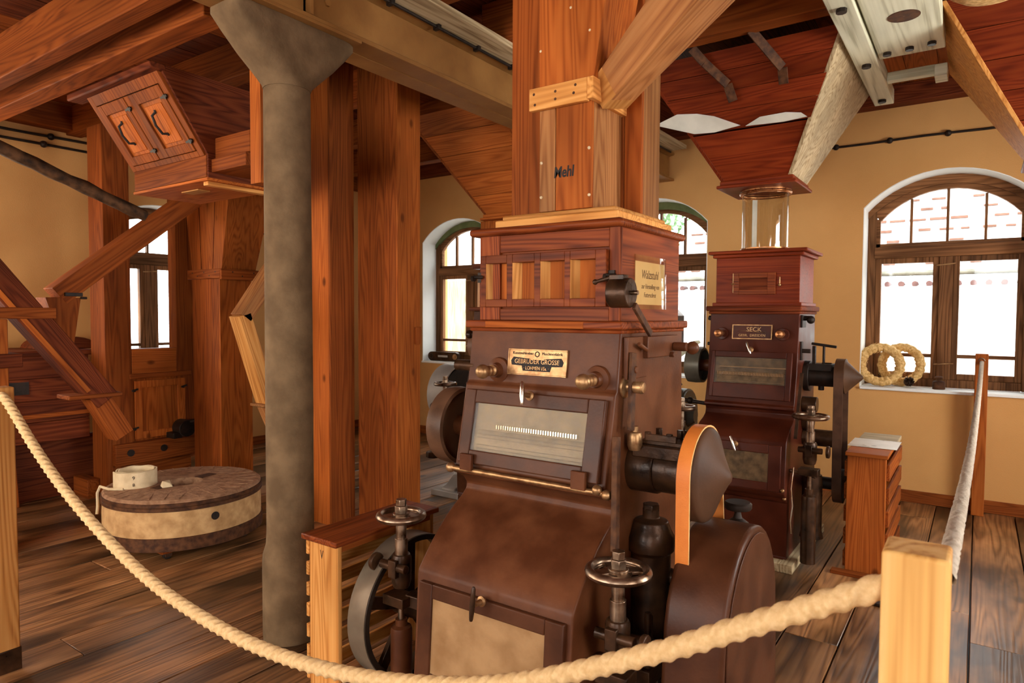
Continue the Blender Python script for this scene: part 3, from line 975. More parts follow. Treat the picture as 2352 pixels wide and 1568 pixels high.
# name plate
M = plane(-1.3535, 2.103, 1.372, 2.115, 1.47)
M = M @ Matrix.Translation((0, 0, 0.004))
pl = MB().box(-0.131, 0.131, -0.050, 0.050, -0.004, 0.004).box(-0.131, 0.131, 0.045, 0.050, 0.004, 0.0065).box(-0.131, 0.131, -0.050, -0.045, 0.004, 0.0065).box(-0.131, -0.126, -0.045, 0.045, 0.004, 0.0065).box(0.126, 0.131, -0.045, 0.045, 0.004, 0.0065).build('name_plate', BRASS, gm, M=M, bevel=0.001)
cart = [(-0.112, -0.012), (-0.117, 0.004), (-0.106, 0.019), (-0.04, 0.014), (-0.02, 0.010), (0.02, 0.010), (0.04, 0.014), (0.106, 0.019), (0.117, 0.004), (0.112, -0.012), (0.066, -0.014), (0.060, -0.033), (-0.060, -0.033), (-0.066, -0.014)]
MB().prism(cart, 0.004, 0.0052, 'z').build('black_field', INK, pl, M=M)
text('lettering', 'GEBRÜDER GROSSE', 0.0245, BRASS, pl, M @ Matrix.Translation((0, 0.002, 0.006)), sx=0.92)
text('lettering', '· LOHMEN i/Sa. ·', 0.0190, BRASS, pl, M @ Matrix.Translation((0, -0.0225, 0.006)), sx=0.85)
text('lettering', 'Kunstmühlenbau', 0.0150, INK, pl, M @ Matrix.Translation((-0.064, 0.0335, 0.0045)), sx=0.92)
text('lettering', 'Maschinenfabrik', 0.0150, INK, pl, M @ Matrix.Translation((0.066, 0.0335, 0.0045)), sx=0.92)
ring_wheel(MB(), (0, 0.031, 0.005), 0.009, 0.0018, 'z', 18, 6).build('emblem', INK, pl, M=M)
knob_on_boss(gm, -1.53, 2.100, 1.337)
knob_on_boss(gm, -1.098, 2.098, 1.325)
# upper glazed door
M = plane(XA, 2.012, 0.962, 2.078, 1.276)
d1 = door(gm, 'upper_door', M, 0.030, 0.640, 0.014, 0.300, (0.050, 0.066, 0.052, 0.052), IRON3, 'glass')
latch(gm, M @ Matrix.Translation((0, 0, 0.026)), 0.330, 0.292, 0.085, -0.12)
mb = MB().rod((XA + 0.0, 1.985, 0.955), (XB + 0.02, 1.985, 0.955), 0.010)
mb.sphere((XA + 0.0, 1.985, 0.955), 0.020).sphere((XB - 0.015, 1.98, 0.965), 0.018).sphere((XB + 0.018, 1.985, 0.952), 0.018)
mb.build('hinge_rod', BRASS, gm)
for u in (0.085, 0.575):
    MB().box(XA + u - 0.028, XA + u + 0.028, 1.968, 1.985, 0.957, 1.02).build('hinge_leaf', IRON, gm, bevel=0.003)
# lower door with a worn tan panel
M = plane(XA, 1.768, 0.140, 1.797, 0.600)
d2_ = door(gm, 'lower_door', M, 0.030, 0.640, 0.020, 0.440, (0.062, 0.070, 0.10, 0.052), IRON3, TANPANEL, T=0.022)
latch(gm, M @ Matrix.Translation((0, 0, 0.02)), 0.318, 0.436, 0.115, 0.05, OILY)
MB().sphere((XA + 0.0, 1.76, 0.185), 0.018).build('hinge_pin', BRASS, gm)
# left hand pulleys
def pulley(root, name, x0, x1, y, z, R, mat, hubx=None, rim=0.014):
    mb = MB().lathe([(R - rim, 0), (R, 0.003), (R + 0.004, (x1 - x0) / 2), (R, x1 - x0 - 0.003), (R - rim, x1 - x0), (R - rim, (x1 - x0) * 0.62), (0.03, (x1 - x0) * 0.62), (0.03, (x1 - x0) * 0.38), (R - rim, (x1 - x0) * 0.38), (R - rim, 0)], (x0, y, z), 'x', 44)
    p = mb.build(name, mat, root)
    if hubx is not None:
        MB().cyl((min(hubx), y, z), 0.042, abs(hubx[1] - hubx[0]), 'x', 24).build('shaft', IRON, root)
    return p
pulley(gm, 'belt_pulley', -1.825, -1.745, 2.155, 1.09, 0.157, DARKBELT, (-1.80, -1.66))
pulley(gm, 'small_pulley', -1.775, -1.728, 2.26, 1.42, 0.060, DARKBELT, (-1.76, -1.66))
MB().rod((-1.72, 2.16, 1.47), (-1.66, 2.19, 1.47), 0.014).sphere((-1.725, 2.158, 1.47), 0.018).build('stop_screw', OILY, gm)
MB().lathe([(0.0, -0.1), (0.022, -0.1), (0.022, 0.0)], (-1.66, 2.12, 1.345), 'x', 16).build('shaft_end', OILY, gm)
# flywheel behind the slatted guard
R = 0.298
mb = MB().lathe([(R - 0.016, 0), (R, 0.003), (R, 0.097), (R - 0.016, 0.10), (R - 0.022, 0.096), (R - 0.022, 0.004), (R - 0.016, 0)], (-2.030, 2.06, 0.315), 'x', 64)
fw = mb.build('flywheel', GREYRIM, gm)
MB().lathe([(R - 0.024, -0.002), (R - 0.002, -0.002), (R - 0.002, 0.003), (R - 0.024, 0.003)], (-1.930, 2.06, 0.315), 'x', 64).build('rim_edge', BLACK, fw)
MB().cyl((-2.03, 2.06, 0.315), 0.055, 0.34, 'x', 24).build('hub', OILY, fw)
for k in range(5):
    t = 2 * pi * k / 5 + 0.3
    MB().beam((-1.975, 2.06 + 0.04 * cos(t), 0.315 + 0.04 * sin(t)), (-1.975, 2.06 + 0.285 * cos(t), 0.315 + 0.285 * sin(t)), 0.05, 0.022, (1, 0, 0)).build('spoke', OILY, fw, bevel=0.004)
# right hand side: bearing, belt pulley, guard, linkages
mb = MB().cyl((-1.03, 2.25, 1.005), 0.092, 0.11, 'x', 32).cyl((-0.93, 2.25, 1.005), 0.084, 0.125, 'x', 32).box(-1.00, -0.82, 2.17, 2.33, 1.05, 1.098)
mb.build('bearing', OILY, gm, bevel=0.006)
mb = MB().box(-0.975, -0.82, 2.19, 2.31, 1.098, 1.112)
for xx in (-0.95, -0.87):
    for yy in (2.20, 2.30):
        mb.cyl((xx, yy, 1.112), 0.013, 0.028, 'z', 6)
mb.box(-0.955, -0.84, 2.183, 2.192, 1.112, 1.136)
mb.build('bearing_cap', OILY, gm, bevel=0.002)
MB().lathe([(0.0, -0.04), (0.020, -0.038), (0.027, -0.022), (0.027, 0.014), (0.022, 0.024), (0.012, 0.028), (0.012, 0.046), (0.0, 0.046)], (-0.985, 2.165, 1.115), 'z', 20).build('oil_cup', BRASS, gm)
pl2 = MB().lathe([(0.001, 0.078), (0.016, 0.076), (0.030, 0.066), (0.090, 0.034), (0.140, 0.012), (0.158, 0.004), (0.163, -0.004), (0.163, -0.056), (0.14, -0.058), (0.02, -0.058)], (-0.748, 2.25, 1.005), 'x', 48).build('cone_pulley', CONEIRON, gm)
bl = belt_loop(2.25, 1.005, 0.164, 2.29, 0.42, 0.20, -0.799, -0.754)
bl.build('drive_belt', BELT, gm)
belt_loop(2.25, 1.005, 0.1655, 2.29, 0.42, 0.2015, -0.7541, -0.7525, t=0.005).build('belt_edge', BELTEDGE, gm)
# rounded belt guard standing on the floor
gp = []
for i in range(17):
    a = pi * i / 16
    gp.append((2.30 + 0.315 * cos(a) * (1.0), 0.50 + 0.335 * sin(a)))
gp = [(2.645, 0.0), (2.635, 0.3)] + gp + [(1.965, 0.3), (1.945, 0.0)]
gd = MB().prism(gp, -0.802, -0.605, 'x').build('belt_guard', IRON3, gm, bevel=0.016, seg=4)
MB().prism([(2.30 + (p[0] - 2.30) * 0.93, p[1] * 0.96 + 0.01) for p in gp], -0.6055, -0.600, 'x').build('guard_cheek', IRON3, gd, bevel=0.002)
MB().lathe([(0.0, 0.0), (0.045, 0.0), (0.038, 0.014), (0.016, 0.030), (0.011, 0.048), (0.011, 0.060), (0.044, 0.062), (0.048, 0.068), (0.048, 0.082), (0.042, 0.088), (0.0, 0.088)], (-0.69, 2.40, 0.80), 'z', 24).build('guard_knob', BLACK, gd)
# pot shaped casting, levers and brackets between body and guard
mb = MB().lathe([(0.0, 0.60), (0.030, 0.60), (0.030, 0.565), (0.062, 0.555), (0.075, 0.52), (0.086, 0.50), (0.086, 0.45), (0.074, 0.44), (0.070, 0.05), (0.085, 0.02), (0.085, 0.0), (0.0, 0.0)], (-0.965, 2.27, 0.25), 'z', 30)
mb.cyl((-0.965, 2.27, 0.84), 0.032, 0.025, 'z', 6).box(-1.03, -0.90, 2.20, 2.34, 0.0, 0.26)
mb.build('spring_pot', OILY, gm, bevel=0.003)
MB().rod((-0.97, 2.3, 0.60), (-0.84, 2.3, 0.60), 0.03).build('linkage', OILY, gm)
MB().rod((-0.98, 2.12, 0.42), (-0.85, 2.12, 0.42), 0.022).rod((-0.9, 2.12, 0.42), (-0.9, 2.12, 0.52), 0.01).build('linkage', OILY, gm)
MB().box(-1.02, -0.87, 2.05, 2.2, 0.30, 0.36).rod((-0.89, 2.08, 0.36), (-0.89, 2.08, 0.55), 0.012).build('linkage', OILY, gm, bevel=0.003)
M_, L_ = along((-0.985, 2.02, 1.145), (-0.955, 1.955, 0.78), (0, 1, 0))
MB().box(-0.010, 0.010, -0.014, 0.014, 0, L_).build('lever', RUST, gm, M=M_, bevel=0.002)
M_, L_ = along((-0.995, 2.165, 1.42), (-0.985, 2.13, 1.15), (0, 1, 0))
MB().box(-0.006, 0.006, -0.020, 0.020, 0, L_).build('lever', RUST, gm, M=M_, bevel=0.002)
mb = MB().box(-1.02, -1.002, 2.135, 2.30, 1.325, 1.475).box(-1.01, -0.985, 2.27, 2.56, 1.395, 1.475).cyl((-1.002, 2.17, 1.36), 0.014, 0.02, 'x', 6).rod((-0.985, 2.19, 1.45), (-0.985, 2.26, 1.425), 0.008)
mb.rod((-0.985, 2.52, 1.43), (-0.93, 2.52, 1.43), 0.018).sphere((-0.92, 2.55, 1.425), 0.026).cyl((-0.99, 2.49, 1.40), 0.012, 0.02, 'x', 6)
mb.build('bracket', IRON, gm, bevel=0.003)
MB().lathe([(0.0, 0.0), (0.042, 0.0), (0.040, 0.008), (0.018, 0.014), (0.013, 0.03), (0.020, 0.034), (0.022, 0.068), (0.018, 0.074), (0.0, 0.076)], (-1.022, 2.155, 1.30), 'x', 20).build('wing_nut', BRASS, gm)
# counterweight drum and its arm at the head's corner
mb = MB().cyl((-1.045, 2.09, 1.628), 0.051, 0.075, 'x', 36)
dm = mb.build('counterweight_drum', OILY, gm, bevel=0.004)
MB().rod((-0.97, 2.09, 1.628), (-0.945, 2.09, 1.628), 0.008).build('axle', STEEL, dm)
MB().rod((-1.03, 2.085, 1.685), (-1.10, 2.075, 1.667), 0.009, r1=0.006).sphere((-1.10, 2.075, 1.667), 0.010).box(-1.045, -0.99, 2.07, 2.11, 1.672, 1.690).build('lever_tail', OILY, dm, bevel=0.002)
M_, L_ = along((-0.965, 2.105, 1.585), (-0.965, 2.245, 1.485), (1, 0, 0))
MB().box(-0.013, 0.013, -0.006, 0.006, 0, L_).build('arm', RUST, dm, M=M_, bevel=0.002)
# notice under clear film on the head's right side
nt_ = MB().box(-1.0345, -1.0335, 2.258, 2.535, 1.592, 1.752).build('notice', PAPER, gm)
S = side(-1.0330, 2.397, 1.672)
text('lettering', 'Walzstuhl', 0.046, INK, nt_, S @ Matrix.Translation((-0.005, 0.032, 0)), 0.0003, shear=0.25, sx=0.85)
text('lettering', 'zur Herstellung von', 0.026, INK, nt_, S @ Matrix.Translation((0.0, -0.012, 0)), 0.0003, shear=0.25, sx=0.8)
text('lettering', 'Futterschrot', 0.026, INK, nt_, S @ Matrix.Translation((-0.005, -0.044, 0)), 0.0003, shear=0.25, sx=0.85)
mb = MB()
vs, fs = [], []
for i in range(13):
    y = 2.245 + 0.30 * i / 12
    dx = 0.002 + 0.0045 * abs(sin(i * 1.3)) + (0.006 if i in (7, 9) else 0)
    vs += [(-1.0325 + dx * 1.4, y, 1.575), (-1.0325 + dx * 0.4, y, 1.775)]
for i in range(12):
    fs.append((2 * i, 2 * i + 2, 2 * i + 3, 2 * i + 1))
mb.add(vs, fs, True)
mb.build('film_sleeve', FILM, nt_)

hand_wheel(gm, -0.915, 1.90, 0.742, 0.092, knob=-1)
hand_wheel(gm, -1.865, 1.90, 0.752, 0.085, knob=1)
MB().beam((-1.02, 1.95, 0.40), (-0.93, 1.91, 0.42), 0.05, 0.05).build('wheel_bracket', OILY, gm, bevel=0.004)
MB().beam((-1.68, 1.95, 0.40), (-1.84, 1.91, 0.42), 0.05, 0.05).build('wheel_bracket', OILY, gm, bevel=0.004)

# ---------------------------------------------------------------- chutes standing on the near mill
ch = thing('flour_spout', (-1.28, 2.28, 1.892), 'orange wooden flour spout with black lettering rising from the front mill', 'chute')
MB().box(-1.595, -1.055, 2.155, 2.66, 1.892, 1.925).build('base_moulding', wood('honey', 'x'), ch, bevel=0.006)
MB().box(-1.575, -1.075, 2.175, 2.64, 1.925, 1.945).build('base_moulding', wood('honey', 'x'), ch, bevel=0.008)
sx0, sx1 = -1.395, -1.172
# spout shaft: two boards in front, one on the side
MB().box(sx0, -1.325, 2.17, 2.19, 1.945, 2.40).build('board', wood('duct', 'z'), ch, bevel=0.002)
MB().box(-1.3225, sx1, 2.17, 2.19, 1.945, 2.40).build('board', wood('orange', 'z'), ch, bevel=0.002)
MB().box(sx1 - 0.02, sx1, 2.191, 2.415, 1.945, 2.40).build('board', wood('duct', 'z'), ch, bevel=0.002)
MB().box(sx0, sx1 - 0.021, 2.36, 2.38, 1.945, 2.40).build('board', wood('orange', 'z'), ch)
# upper part: wider front board
MB().hexa([(sx0, 2.165, 2.39), (sx1 + 0.006, 2.165, 2.39), (sx1 + 0.006, 2.41, 2.39), (sx0, 2.41, 2.39), (sx0 - 0.005, 2.165, 3.20), (-1.03, 2.165, 3.20), (-1.03, 2.41, 3.20), (sx0 - 0.005, 2.41, 3.20)]).build('upper_board', wood('orange', 'z'), ch, bevel=0.003)
cl = MB().box(sx0 - 0.032, sx1 - 0.006, 2.143, 2.166, 2.325, 2.408).build('collar', wood('honey', 'x'), ch, bevel=0.003)
MB().box(sx1 - 0.006, sx1 + 0.020, 2.143, 2.44, 2.330, 2.408).build('collar', wood('honey', 'y'), ch, bevel=0.003)
mb = MB()
for (x, z) in ((-1.405, 2.385), (-1.40, 2.345), (-1.31, 2.38), (-1.31, 2.352), (-1.225, 2.388), (-1.232, 2.36)):
    mb.cyl((x, 2.1425, z), 0.0055, 0.002, 'y', 8)
mb.build('nail_heads', RUST, cl)
mb = MB()
for (x, z) in ((-1.385, 2.13), (-1.385, 2.00), (-1.18, 2.16), (-1.178, 1.99), (-1.39, 2.55), (-1.18, 2.58), (-1.26, 2.68)):
    mb.sphere((x, 2.168, z), 0.006, 8, 6)
mb.build('nail_heads', CANVAS, ch)
text('lettering', 'Mehl', 0.056, INK, ch, front(-1.287, 2.1693, 2.085), 0.0003, shear=0.12, sx=0.78, bold=0.0016)
# slanted duct feeding it from upper right
bd = Vector((-1.150, 2.270, 2.372))
ud = Vector((-0.455, 1.945, 2.735))
M_, L_ = along(bd, ud, (0, 1, 0))
def taper(w0, h0, w1, h1, a, b):
    return MB().hexa([(-w0, -h0, a), (w0, -h0, a), (w0, h0, a), (-w0, h0, a), (-w1, -h1, b), (w1, -h1, b), (w1, h1, b), (-w1, h1, b)])
taper(0.057, 0.062, 0.098, 0.098, 0.0, L_).build('slanted_duct', wood('duct', 'z'), ch, M=M_, bevel=0.005)
taper(0.0575, 0.0635, 0.060, 0.0655, -0.01, 0.075).build('duct_foot', wood('honey', 'z'), ch, M=M_, bevel=0.003)

tk = thing('elevator_trunk', (-1.35, 2.5, 1.95), 'wide shaded orange double trunk behind the lettered flour spout', 'chute')
for (a, b, kd) in ((-1.70, -1.405, 'brown'), (-1.402, -1.162, 'brown'), (-1.160, -1.088, 'brown')):  # darker brown boards: shadow behind the spout put into the wood colour
    MB().box(a, b, 2.42, 2.44, 1.945, 3.3).build('board', wood(kd, 'z'), tk, bevel=0.002)
MB().box(-1.108, -1.088, 2.441, 2.60, 1.945, 3.3).build('board', wood('duct', 'z'), tk, bevel=0.002)
MB().box(-1.70, -1.68, 2.441, 2.60, 1.945, 3.3).build('board', wood('orange', 'z'), tk, bevel=0.002)
MB().box(-1.679, -1.109, 2.58, 2.60, 1.945, 3.3).build('board', wood('brown', 'z'), tk, bevel=0.002)

# ---------------------------------------------------------------- a hopper of boards
def hopper(name, x0, x1, y0, y1, zb, zt, k, label, kind='red', right='pale', left='red', gap=None, grp=None, nb=5, kR=None):
    """funnel: bottom x0..x1, y0..y1 at zb; spreads by k per metre; faces made of horizontal boards"""
    h = thing(name, ((x0 + x1) / 2, (y0 + y1) / 2, zb), label, 'hopper', grp)
    t = 0.018
    zs = [zb + (zt - zb) * i / nb for i in range(nb + 1)]
    if gap:
        zs = [zb, gap - 0.006, gap] + [gap + (zt - gap) * (i + 1) / (nb - 1) for i in range(nb - 1)]
    def R(z):
        d = k * (z - zb)
        return x0 - d, x1 + (d if kR is None else kR * (z - zb)), y0 - d, y1 + d
    for i in range(len(zs) - 1):
        a, b = zs[i] + 0.0008, zs[i + 1] - 0.0008
        if gap and i == 1:
            continue
        A, B = R(a), R(b)
        off = 0.014 if gap and i >= 2 else 0.0
        # front
        MB().hexa([(A[0], A[2] - off, a), (A[1], A[2] - off, a), (A[1] - t, A[2] - off + t, a), (A[0] + t, A[2] - off + t, a), (B[0], B[2] - off, b), (B[1], B[2] - off, b), (B[1] - t, B[2] - off + t, b), (B[0] + t, B[2] - off + t, b)]).build('board', wood(kind, 'x'), h, bevel=0.0015, seg=1)
        MB().hexa([(A[0] + t, A[3] - t, a), (A[1] - t, A[3] - t, a), (A[1], A[3], a), (A[0], A[3], a), (B[0] + t, B[3] - t, b), (B[1] - t, B[3] - t, b), (B[1], B[3], b), (B[0], B[3], b)]).build('board', wood(kind, 'x'), h)
    a, b = zb, zs[-1]
    A, B = R(a), R(b)
    off = 0.014 if gap else 0.0
    for s, kd in ((1, right), (-1, left)):
        # side cheek: one wide board, edges showing at the corner
        if s > 0:
            q = [(A[1] - t, A[2] - 0.004, a), (A[1] + 0.006, A[2] - 0.004, a), (A[1] + 0.006, A[3], a), (A[1] - t, A[3], a), (B[1] - t, B[2] - off - 0.004, b), (B[1] + 0.006, B[2] - off - 0.004, b), (B[1] + 0.006, B[3], b), (B[1] - t, B[3], b)]
        else:
            q = [(A[0] - 0.006, A[2] - 0.004, a), (A[0] + t, A[2] - 0.004, a), (A[0] + t, A[3], a), (A[0] - 0.006, A[3], a), (B[0] - 0.006, B[2] - off - 0.004, b), (B[0] + t, B[2] - off - 0.004, b), (B[0] + t, B[3], b), (B[0] - 0.006, B[3], b)]
        MB().hexa(q).build('cheek', wood(kd, 'z'), h, bevel=0.002)
    MB().box(x0 - 0.035, x1 + 0.045, y0 - 0.045, y1 + 0.035, zb - 0.040, zb - 0.018).box(x0 - 0.018, x1 + 0.024, y0 - 0.024, y1 + 0.018, zb - 0.018, zb + 0.012).build('cornice', wood(kind, 'x'), h, bevel=0.006)
    return h

hp = hopper('grain_hopper', -1.460, -1.028, 4.60, 5.03, 2.455, 3.195, 0.565, 'dark red board hopper with a pale window lit right cheek above the glass tube', 'red', 'grey', 'red', gap=2.765, kR=0.50)  # right cheek in paler wood: window light put into its colour
# loose pale sheets showing in the gap
for pts in ([(-1.851, 2.851), (-1.591, 2.765), (-1.461, 2.757), (-1.29, 2.775), (-1.446, 2.847), (-1.556, 2.877), (-1.687, 2.892)], [(-1.258, 2.766), (-1.026, 2.758), (-0.89, 2.766), (-0.922, 2.791), (-1.008, 2.806), (-1.164, 2.803)]):
    vs = [(x, 4.562 - 0.565 * (z - 2.455), z) for (x, z) in pts]
    n = len(vs)
    MB().add(vs + [(a, b + 0.006, c) for a, b, c in vs], [tuple(range(n)), tuple(range(2 * n - 1, n - 1, -1))] + [(i, n + i, n + (i + 1) % n, (i + 1) % n) for i in range(n)]).build('tin_sheet', TIN, hp)
for (pts) in ([(-1.145, 4.06, 3.42), (-1.135, 4.06, 3.215), (-1.00, 4.26, 3.03), (-1.00, 4.30, 2.945)], [(-1.50, 4.10, 3.2), (-1.44, 4.16, 3.12), (-1.33, 4.28, 3.0), (-1.305, 4.315, 2.90)]):
    mb = MB()
    for p, q in zip(pts, pts[1:]):
        p, q = Vector(p), Vector(q)
        mb.beam(p - Vector((0, 0.04, 0)), q - Vector((0, 0.04, 0)), 0.055, 0.010, (0, -1, 0.4))
    mb.build('iron_strap', RUST, hp, bevel=0.002)
hopper('grain_hopper', -3.50, -3.06, 4.60, 5.03, 2.40, 3.195, 0.60, 'orange lit board hopper left of the front mill trunks', 'orange', 'orange', 'brown', kR=0.12)
hopper('grain_hopper', 0.215, 0.64, 4.60, 5.03, 2.455, 3.195, 0.565, 'dark red board hopper with an olive window lit left cheek at the right edge', 'red', 'red', 'honey')  # left cheek in lighter wood, coloured as lit by the windows

# ---------------------------------------------------------------- the mill by the right window
sm = thing('roller_mill', (-1.22, 4.75, 0), 'dark red brown roller mill under the glass tube, beside the right window', 'mill')
XA, XB = -1.505, -0.935
dy, dz = 0.0, 0.0
prof = [(4.520, 1.585), (4.476, 1.165), (4.470, 1.155), (4.425, 0.985), (4.408, 0.978), (4.408, 0.960), (4.435, 0.950), (4.445, 0.93), (4.435, 0.90), (4.39, 0.875), (4.33, 0.855), (4.275, 0.825), (4.245, 0.795), (4.236, 0.78),
        (4.212, 0.475), (4.225, 0.455), (4.250, 0.440), (4.262, 0.415), (4.285, 0.405), (4.295, 0.06), (4.275, 0.045), (4.275, 0.0), (5.12, 0.0), (5.12, 0.06), (5.10, 0.62), (5.02, 0.80), (5.0, 1.585)]
MB().prism(prof, XA, XB, 'x').build('body', IRON2, sm, bevel=0.005, seg=2)
MB().box(XA - 0.02, XB + 0.02, 4.47, 5.05, 1.585, 1.618).box(XA - 0.008, XB + 0.008, 4.49, 5.03, 1.565, 1.585).build('lower_ledge', wood('dark', 'x'), sm, bevel=0.008)
hd = MB().box(XA + 0.015, XB - 0.015, 4.575, 5.005, 1.640, 1.945).box(XA - 0.002, XB + 0.002, 4.55, 5.02, 1.618, 1.642).build('wooden_head', wood('red', 'x'), sm, bevel=0.004)
MB().box(XA - 0.03, XB + 0.035, 4.53, 5.05, 1.968, 1.990).box(XA - 0.005, XB + 0.010, 4.553, 5.03, 1.945, 1.968).build('upper_ledge', wood('red', 'x'), sm, bevel=0.007)
M = front(-1.232, 4.575, 1.768)
f = door(sm, 'inspection_door', M, -0.135, 0.135, -0.072, 0.072, (0.035, 0.05, 0.032, 0.034), wood('varnish', 'x'), wood('dark', 'x'), T=0.018, bevel=0.002)
MB().rod((-0.138, -0.06, 0.012), (-0.138, 0.07, 0.012), 0.004).rod((-0.150, 0.0, 0.012), (-0.125, 0.0, 0.016), 0.006).rod((0.16, -0.01, 0.008), (0.16, 0.04, 0.008), 0.004).sphere((0.16, -0.012, 0.008), 0.010).build('door_hook', BRASS, f, M=M)
M = front(-1.222, 4.502, 1.447, 0.1) @ Matrix.Translation((0, 0, 0.003))
pl = MB().box(-0.128, 0.128, -0.048, 0.048, -0.003, 0.003).box(-0.128, 0.128, 0.042, 0.048, 0.003, 0.008).box(-0.128, 0.128, -0.048, -0.042, 0.003, 0.008).box(-0.128, -0.122, -0.042, 0.042, 0.003, 0.008).box(0.122, 0.128, -0.042, 0.042, 0.003, 0.008).build('name_plate', BRASS, sm, M=M)
MB().box(-0.122, 0.122, -0.042, 0.042, 0.003, 0.0036).build('dark_field', IRON2, pl, M=M)
text('lettering', 'SECK', 0.040, BRASS, pl, M @ Matrix.Translation((0.012, 0.016, 0.005)), sx=1.05)
text('lettering', 'GEBR.  DRESDEN', 0.023, BRASS, pl, M @ Matrix.Translation((0.0, -0.023, 0.005)), sx=1.0)
MB().tube([(-0.09 + 0.02 * i, 0.002 + 0.006 * sin(i * 0.9), 0.0045) for i in range(4)] + [(0.06, -0.004, 0.0045), (0.085, -0.002, 0.0045)], 0.0015, 6).build('flourish', BRASS, pl, M=M)
for x in (-1.418, -1.030):
    MB().lathe([(0.0, 0.0), (0.042, 0.0), (0.038, -0.010), (0.0, -0.010)], (x, 4.496, 1.435), 'y', 20).build('boss', IRON2, sm)
    MB().lathe([(0.0, -0.012), (0.018, -0.010), (0.016, -0.05), (0.026, -0.062), (0.029, -0.08), (0.022, -0.098), (0.001, -0.104)], (x, 4.496, 1.437), 'y', 18).build('adjusting_knob', COPPER, sm)
M = plane(XA, 4.425, 0.985, 4.470, 1.155)
M = plane(XA, 4.425, 1.00, 4.490, 1.330)
door(sm, 'upper_door', M, 0.030, 0.545, 0.014, 0.322, (0.025, 0.035, 0.096, 0.040), IRON2, 'glass', T=0.024, interior=GAUZE)
latch(sm, M @ Matrix.Translation((0, 0, 0.02)), 0.285, 0.335, 0.085, -0.38)
M = plane(XA, 4.212, 0.475, 4.236, 0.78)
door(sm, 'lower_door', M, 0.030, 0.545, 0.010, 0.290, (0.06, 0.075, 0.050, 0.055), IRON2, GAUZE, T=0.018)
latch(sm, M @ Matrix.Translation((0, 0, 0.014)), 0.270, 0.275, 0.10, -0.35)
for (y, z) in ((4.25, 0.44), (4.20, 0.50)):
    MB().sphere((XB - 0.01, y, z), 0.012, 10, 8).build('hinge_pin', BRASS, sm)
# feed fittings on the right
MB().rod((XB, 4.60, 1.54), (XB + 0.05, 4.60, 1.54), 0.016).sphere((XB + 0.055, 4.58, 1.53), 0.026, 10, 8).box(XB, XB + 0.012, 4.55, 4.66, 1.48, 1.56).build('fitting', BLACK, sm, bevel=0.002)
MB().box(XB, XB + 0.01, 4.55, 4.60, 1.27, 1.39).rod((XB, 4.57, 1.33), (XB + 0.06, 4.57, 1.33), 0.014).build('fitting', BLACK, sm, bevel=0.002)
MB().rod((XA, 4.60, 1.53), (XA - 0.04, 4.60, 1.54), 0.016).build('fitting', BLACK, sm, bevel=0.002)
MB().rod((XA, 4.60, 1.36), (XA - 0.045, 4.60, 1.36), 0.012).build('fitting', BLACK, sm, bevel=0.002)
mb = MB().cyl((XB, 4.72, 1.16), 0.10, 0.035, 'x', 24).cyl((XB + 0.03, 4.72, 1.16), 0.065, 0.15, 'x', 24).box(XB + 0.02, XB + 0.17, 4.65, 4.79, 1.20, 1.245).box(XB + 0.05, XB + 0.07, 4.67, 4.70, 1.24, 1.36).rod((XB + 0.115, 4.7, 1.245), (XB + 0.115, 4.7, 1.37), 0.008).rod((XB + 0.04, 4.7, 1.375), (XB + 0.19, 4.7, 1.355), 0.009).rod((XB + 0.10, 4.72, 1.10), (XB + 0.10, 4.72, 1.07), 0.018)
mb.rod((XB + 0.16, 4.72, 1.24), (XB + 0.10, 4.72, 1.24), 0.012)
mb.build('bearing', BLACK, sm, bevel=0.003)
MB().lathe([(0.001, 0.095), (0.012, 0.090), (0.100, 0.0), (0.108, -0.004), (0.108, -0.055), (0.02, -0.057)], (-0.685, 4.72, 1.165), 'x', 36).build('cone_pulley', CONEIRON, sm)
belt_loop(4.72, 1.165, 0.110, 4.74, 0.46, 0.110, -0.745, -0.690).build('drive_belt', DARKBELT, sm)
MB().lathe([(0.0, 0.0), (0.105, 0.0), (0.105, -0.06), (0.0, -0.06)], (-0.687, 4.74, 0.46), 'x', 28).cyl((XB, 4.74, 0.46), 0.04, 0.2, 'x', 18).build('lower_pulley', BLACK, sm)
MB().cyl((XB, 4.70, 0.88), 0.075, 0.06, 'x', 20).cyl((XB, 4.66, 0.98), 0.05, 0.09, 'x', 14).build('linkage', OILY, sm, bevel=0.003)
MB().cyl((XB, 4.70, 0.76), 0.055, 0.19, 'x', 20).build('linkage', OILY, sm, bevel=0.003)
MB().lathe([(0.0, 0.40), (0.055, 0.40), (0.06, 0.33), (0.06, 0.05), (0.07, 0.0), (0.0, 0.0)], (XB + 0.10, 4.50, 0.16), 'z', 20).build('linkage', OILY, sm, bevel=0.003)
MB().rod((XB, 4.34, 0.60), (XB + 0.15, 4.34, 0.58), 0.012).build('linkage', STEEL, sm, bevel=0.003)
M_, L_ = along((XB + 0.045, 4.40, 1.20), (XB + 0.03, 4.33, 0.80), (0, 1, 0))
MB().box(-0.009, 0.009, -0.009, 0.009, 0, L_).build('lever', OILY, sm, M=M_)
MB().tube([(XB + 0.03, 4.30, 0.63), (XB + 0.022, 4.28, 0.50), (XB + 0.035, 4.27, 0.40), (XB + 0.022, 4.28, 0.30), (XB + 0.025, 4.30, 0.22)], 0.005, 8).build('pull_wire', BRIGHT, sm)
hand_wheel(sm, -0.815, 4.30, 0.950, 0.092, knob=-1, housing=True, base=0.06, pot=OILY)
hand_wheel(sm, -1.620, 4.30, 0.938, 0.084, knob=1, base=0.02, pot=OILY)
